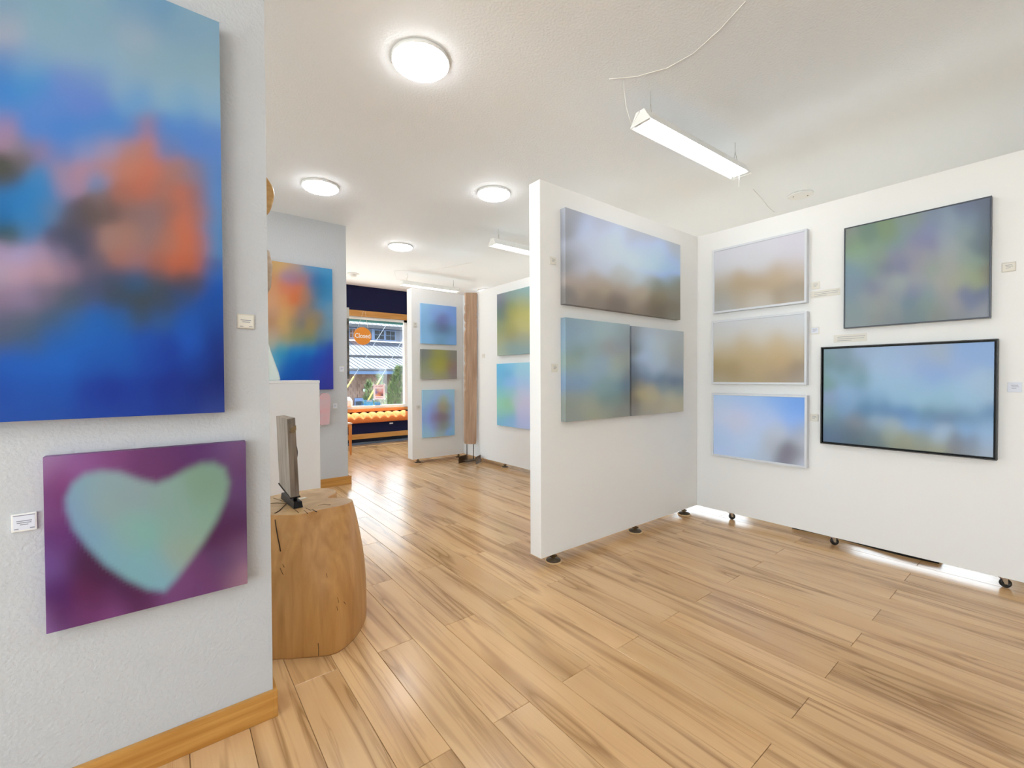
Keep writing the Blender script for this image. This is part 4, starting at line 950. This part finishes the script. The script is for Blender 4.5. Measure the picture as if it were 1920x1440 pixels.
pv = V1+.105
s0, s1, z0, z1 = rect('v', pv, [(700.5, 721), (721.5, 720.5), (721.5, 748.5), (700.5, 749)])
po = empty('taped_poster', ((s0+s1)/2, pv, z0), 'small white notice with a picture taped to the window glass', 'poster')
part('paper', MB().box((s0, pv, z0), (s1, pv+.001, z1)), mat('notice_paper', '#e9dfe6', .6), po)
w, h = s1-s0, z1-z0
pic = colour_field([(0, 0, lin('8fa4d8')), (.3, .2, lin('d89a3a')), (.15, .5, lin('5d7cc4')), (.6, .15, lin('c9d4e0')), (.9, .1, lin('d8a0a0')), (.4, .65, lin('c46a3c')), (.8, .5, lin('d08a8a')), (.2, .95, lin('e0b090')), (.8, .8, lin('4a4550')), (.5, .95, lin('d88a60'))], .16)
mb = canvas_mb('v', s0+w*.15, s1-w*.15, z0+h*.22, z1-h*.28, pv-.0008, pv-.0002, 16, 14)
me = mb.mesh('picture', world_of(po)); ca = me.color_attributes.new('paint', 'FLOAT_COLOR', 'POINT'); buf = []
for q in mb.v:
    cc = pic((q[0]-s0-w*.15)/(w*.7), (z1-h*.28-q[2])/(h*.5)); buf += [*cc, 1.0]
ca.data.foreach_set('color', buf); link('picture', me, M_ART, po)
mb = MB()
for k, (a, b, zf) in enumerate(((.18, .35, .88), (.42, .86, .89), (.42, .80, .83), (.2, .8, .13))):
    mb.box((s0+w*a, pv-.0008, z0+h*(zf-.015)), (s0+w*b, pv-.0002, z0+h*(zf+.015)))
part('lettering', mb, mat('notice_ink', '#b5737d', .6), po, kind='stuff')
tape = mat('clear_tape', '#dfe8f2', .3)
for a, b in ((0, 0), (1, 0), (0, 1), (1, 1)):
    cx, cz = s0+w*a, z0+h*b
    part('tape', MB().box((-.022, -.0012, -.009), (.022, -.0004, .009), 0, Matrix.Translation((cx, pv, cz)) @ Matrix.Rotation(.8 if a == b else -.8, 4, 'Y')), tape, po)
zs = WN_Z0+.05
def sill_card(x0, x1, yt, label):
    v = V1+.03
    a, b = onv(x0, 760, v)[0], onv(x1, 760, v)[0]; zt = onv((x0+x1)/2, yt, v)[2]
    t = empty('sill_card', ((a+b)/2, v, zs), label, 'card')
    part('card_sheet', MB().hexa([(a, v, zs+.0005), (b, v, zs+.0005), (b, v+.004, zs+.0005), (a, v+.004, zs+.0005), (a, v+.025, zt), (b, v+.025, zt), (b, v+.029, zt), (a, v+.029, zt)]), mat('sky_card_blue', '#2e8fd0', .4, vary=('#7fc4ea', (9, 9, 16))), t)
    part('card_heading', MB().hexa([(a+(b-a)*.3, v+.017, zs+(zt-zs)*.72), (b-(b-a)*.1, v+.017, zs+(zt-zs)*.72), (b-(b-a)*.1, v+.019, zs+(zt-zs)*.72), (a+(b-a)*.3, v+.019, zs+(zt-zs)*.72),
                                 (a+(b-a)*.3, v+.0225, zt-.01), (b-(b-a)*.1, v+.0225, zt-.01), (b-(b-a)*.1, v+.0245, zt-.01), (a+(b-a)*.3, v+.0245, zt-.01)]), mat('card_grey', '#c9ced6', .5), t)
sill_card(683, 700, 750, 'larger blue picture card standing on the window sill under the taped notice')
sill_card(703, 713.5, 753.5, 'smaller blue picture card standing on the window sill')
vz = MB().lathe([(.06, 0), (.072, .02), (.08, .06), (.078, .10), (.06, .14), (.035, .165), (.03, .175)], (onv(653, 755, V1-.01)[0], V1-.0, zs+.0005), 32)
thing('white_vase', vz, mat('white_ceramic', (.9, .9, .88), .3), 'round white ceramic vase on the window sill at the wall end', 'vase')

# dark folded stuff lying behind the long partition, seen through its gap
q0, q1 = onu(1484, 985, RP_U+.16), onu(1760, 1050, RP_U+.16)
rings_ = []
for i in range(15):
    f = i/14; v = q0[1]+(q1[1]-q0[1])*f; hgt = .045+.03*math.sin(f*9)*.4
    u = RP_U+.17+.02*math.sin(f*6)
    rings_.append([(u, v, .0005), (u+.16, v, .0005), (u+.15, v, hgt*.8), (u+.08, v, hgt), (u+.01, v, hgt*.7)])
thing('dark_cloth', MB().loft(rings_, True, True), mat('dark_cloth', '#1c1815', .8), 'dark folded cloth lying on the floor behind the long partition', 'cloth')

# ------------------------------------------------------------------ outside
struct('ground', MB().box((-60, -60, -1.6), (70, 80, -1.4)), mat('outside_ground', '#dedcd6', .9, vary=('#d4d2ca', (.4, .4, .4))))
BV = 24.0
zz = lambda y, v: float(onv(710, y, v)[2])
bu0, bu1 = 3.5, 15.5
bd = empty('shingled_building', (9, BV+3, -1.4), 'shingled house with blue-grey metal roofs across the street', 'building')
M_ROOF = mat('metal_roof', '#3c4353', .6, .0); M_SEAM = mat('roof_seam', '#262b36', .7); M_GUT = mat('dark_gutter', '#2a2e37', .6); M_BLUE = mat('blue_fascia', '#304a6e', .6)
ze = zz(692, BV-.5); z_a = zz(671, BV+2.5); z_b = zz(667, BV+2.7); z_c = zz(641, BV+6.2)
def roof(v0, za, v1, zb, name='roof'):
    r = part(name, MB().hexa([(bu0, v0, za-.08), (bu1, v0, za-.08), (bu1, v1, zb-.08), (bu0, v1, zb-.08), (bu0, v0, za), (bu1, v0, za), (bu1, v1, zb), (bu0, v1, zb)]), M_ROOF, bd)
    n = int((bu1-bu0)/.30)
    me = MB().hexa([(-.009, 0, 0), (.009, 0, 0), (.009, v1-v0, zb-za), (-.009, v1-v0, zb-za), (-.006, 0, .028), (.006, 0, .028), (.006, v1-v0, zb-za+.028), (-.006, v1-v0, zb-za+.028)]).mesh('seam'); me.materials.append(M_SEAM)
    w = world_of(r)
    for i in range(n):
        link('seam', me, None, r, (bu0+.1+i*.30-w.x-0, v0-w.y, za-w.z))
    return r
roof(BV-.5, ze, BV+2.5, z_a)
part('roof_step', MB().box((bu0, BV+2.5, z_a-.1), (bu1, BV+2.7, z_b)), M_GUT, bd)
roof(BV+2.7, z_b, BV+6.2, z_c)
part('gutter', MB().box((bu0, BV-.6, zz(694.5, BV-.6)), (bu1, BV-.5, ze+.02)), M_GUT, bd)
part('fascia', MB().box((bu0, BV-.5, zz(701.5, BV-.5)), (bu1, BV-.42, zz(695.5, BV-.5))), M_BLUE, bd)
wall = part('shingle_wall', MB().box((bu0, BV, -1.4), (bu1, BV+.3, ze+.1)), mat('under_shingle', '#33241d', .9), bd)
w = world_of(wall)
sh_w, sh_h = .235, .19
me = MB().hexa([(0, -.022, 0), (sh_w-.012, -.022, 0), (sh_w-.012, 0, 0), (0, 0, 0), (0, -.008, sh_h+.03), (sh_w-.012, -.008, sh_h+.03), (sh_w-.012, 0, sh_h+.03), (0, 0, sh_h+.03)]).mesh('shingle')
shm = bpy.data.materials.new('cedar_shingle'); shm.use_nodes = True
nt_ = shm.node_tree; oi = nt_.nodes.new('ShaderNodeObjectInfo'); rp = nt_.nodes.new('ShaderNodeValToRGB')
rp.color_ramp.elements[0].color = _c4('#3c2a22'); rp.color_ramp.elements[1].color = _c4('#57463f')
nt_.links.new(oi.outputs['Random'], rp.inputs[0]); nt_.links.new(rp.outputs[0], nt_.nodes['Principled BSDF'].inputs['Base Color']); nt_.nodes['Principled BSDF'].inputs['Roughness'].default_value = .9
me.materials.append(shm)
su0 = onv(652, 730, BV)[0]-.3; su1 = onv(700, 730, BV)[0]; sz0 = zz(764, BV); sz1 = zz(704, BV)
rows = int((sz1-sz0)/sh_h)+1; cols = int((su1-su0)/sh_w)+1
for r in range(rows):
    for k in range(cols):
        link('shingle', me, None, wall, (su0+k*sh_w+(.11 if r % 2 else 0)+random.uniform(-.015, .015)-w.x, BV-w.y, sz0+r*sh_h-w.z))
lw0, lw1 = onv(664, 750, BV)[0], onv(682, 750, BV)[0]
wd = part('window', MB().box((lw0, BV-.08, zz(763, BV)), (lw1, BV-.02, zz(745, BV)), .01), mat('blue_window_frame', '#30486f', .5), bd)
part('pane', MB().box((lw0+.05, BV-.10, zz(762, BV)), (lw1-.05, BV-.075, zz(751, BV))), mat('dark_pane', '#1a232c', .5, spec=.15), wd)
lx = onv(682.5, 731, BV)[0]
part('wall_lamp', MB().box((lx-.07, BV-.12, zz(733.5, BV)), (lx+.07, BV-.03, zz(728.5, BV)), .02), mat('wall_lamp_grey', '#8fa09a', .4), bd)
# dormer storey
DV = BV+6.2
part('dormer_wall', MB().box((bu0, DV, z_c-.3), (bu1, DV+.3, zz(614, DV))), mat('grey_siding', '#5c6474', .8, vary=('#4c5466', (14, 1, .4))), bd)
def dwin(x0, x1, y0, y1):
    a, b = onv(x0, 628, DV-.06)[0], onv(x1, 628, DV-.06)[0]; c_, d_ = zz(y1, DV-.06), zz(y0, DV-.06)
    f = part('window', MB().box((a, DV-.06, c_), (b, DV, d_)), mat('pale_blue_frame', '#4c6284', .5), bd)
    nn = .07
    part('pane', MB().box((a+nn, DV-.075, c_+nn), ((a+b)/2-.02, DV-.055, d_-nn)), MATS['dark_pane'], f)
    part('pane', MB().box(((a+b)/2+.02, DV-.075, c_+nn), (b-nn, DV-.055, d_-nn)), MATS['dark_pane'], f)
    part('glazing_bar', MB().box((a+nn, DV-.082, (c_+d_)/2-.015), (b-nn, DV-.07, (c_+d_)/2+.015)), MATS['pale_blue_frame'], f)
dwin(701, 721.5, 618, 638); dwin(722, 742, 618, 638.5); dwin(654, 668, 618, 637)
part('dormer_sill', MB().box((bu0, DV-.12, z_c-.02), (bu1, DV, z_c+.06)), M_WHITE, bd)
for x0, x1 in ((697, 701),):
    a, b = onv(x0, 628, DV-.1)[0], onv(x1, 628, DV-.1)[0]
    part('window_post', MB().box((a, DV-.1, z_c), (b, DV, zz(616, DV))), mat('pale_blue_frame', '#4c6284', .5), bd)
part('dormer_gutter', MB().box((bu0, DV-.7, zz(616, DV-.7)), (bu1, DV-.55, zz(610, DV-.7))), M_GUT, bd)
part('dormer_soffit', MB().box((bu0, DV-.6, zz(616, DV-.6)), (bu1, DV+.2, zz(614.5, DV-.6))), M_BLUE, bd)
rid = CAM_H+math.hypot(12, DV+3)*math.tan(math.radians(8.6))
roof(DV-.65, zz(610, DV-.65), DV+3.0, rid)
part('rear_roof', MB().hexa([(bu0, DV+3, rid-.08), (bu1, DV+3, rid-.08), (bu1, DV+7, z_c), (bu0, DV+7, z_c), (bu0, DV+3, rid), (bu1, DV+3, rid), (bu1, DV+7, z_c+.08), (bu0, DV+7, z_c+.08)]), M_ROOF, bd)

# evergreen shrubs: a woody stem and needle sprays
M_NEED = bpy.data.materials.new('pine_needles'); M_NEED.use_nodes = True
nt_ = M_NEED.node_tree; tcn = nt_.nodes.new('ShaderNodeTexCoord'); nn_ = nt_.nodes.new('ShaderNodeTexNoise'); nn_.inputs['Scale'].default_value = 7
rp = nt_.nodes.new('ShaderNodeValToRGB'); rp.color_ramp.elements[0].position = .35; rp.color_ramp.elements[0].color = _c4('#26462a'); rp.color_ramp.elements[1].position = .68; rp.color_ramp.elements[1].color = _c4('#6e8048')
nt_.links.new(tcn.outputs['Object'], nn_.inputs['Vector']); nt_.links.new(nn_.outputs['Fac'], rp.inputs[0]); nt_.links.new(rp.outputs[0], nt_.nodes['Principled BSDF'].inputs['Base Color'])
nt_.nodes['Principled BSDF'].inputs['Roughness'].default_value = .8
def shrub(x, yt, yb, halfw, v, label, n=1500, seed=1):
    rnd = random.Random(seed)
    c = onv(x, yb, v); zt = onv(x, yt, v)[2]; zb = -1.4
    hw = halfw
    t = empty('pine_shrub', (c[0], v, zb), label, 'shrub', 'pine shrubs outside the window')
    part('stem', MB().cyl((c[0], v, zb), (c[0], v, zt-.25), .05, .015, 8), mat('bark', '#5a4a3a', .9), t)
    mb = MB(); H = zt-zb
    for i in range(n):
        f = rnd.random()**.8
        z = zb+H*(.12+.86*f)
        r = hw*(1-.75*max(0, (f-.45)/.55)**1.5)*math.sqrt(rnd.uniform(.25, 1))
        a = rnd.uniform(0, 2*math.pi)
        p = Vector((c[0]+r*math.cos(a), v+r*math.sin(a), z))
        up = Vector((math.cos(a)*.45+rnd.uniform(-.3, .3), math.sin(a)*.45+rnd.uniform(-.3, .3), 1)).normalized()
        L = rnd.uniform(.08, .17)
        for k in range(6):
            d = (up+Vector((rnd.uniform(-.7, .7), rnd.uniform(-.7, .7), rnd.uniform(-.3, .4)))).normalized()
            s_ = d.orthogonal().normalized()*.010
            q = p+up*L*k/7
            mb.add([q-s_, q+s_, q+d*L*.7], [(0, 1, 2)])
    part('foliage', mb, M_NEED, t, kind=None)
shrub(754, 687, 757, .62, 15.0, 'large bushy pine shrub outside behind the taped notice', 2600, 1)
shrub(713, 703, 757, .17, 13.6, 'slender upright pine shrub outside beside the large bushy one', 420, 2)
shrub(692, 716, 757, .17, 12.7, 'short pine shrub outside before the shingled wall', 420, 3)

# guy wires with yellow guards, and the pole they hold
M_WIRE = mat('guy_wire', '#8a9098', .6); M_YEL = mat('yellow_guard', '#f0c92a', .5)
gv = 11.5
pole_u = None
for (xa, ya), (xb, yb), fy, lab in (((652, 724), (723, 611), 707, 'guy wire with yellow guard nearer the wall end'), ((707, 721), (757, 633), 708, 'guy wire with yellow guard passing behind the taped notice')):
    a = onv(xa, ya, gv); b = onv(xb, yb, gv); d = b-a
    lo = a+d*((-1.4-a[2])/d[2]); hi = a+d*((7.5-a[2])/d[2])
    t = empty('guy_wire', tuple(lo), lab+' outside the window', 'wire')
    part('wire', MB().tube([lo, hi], .006, 6), M_WIRE, t)
    g1 = a+d*((ya-fy)/(ya-yb))
    part('wire_guard', MB().tube([lo+d*.02, g1], .015, 8), M_YEL, t)
    pole_u = hi[0]
thing('utility_pole', MB().cyl((pole_u+.4, gv+.5, -1.4), (pole_u+.4, gv+.5, 9), .15, .11, 16), mat('pole_wood', '#6b5845', .9), 'wooden utility pole outside holding the guy wires', 'pole')
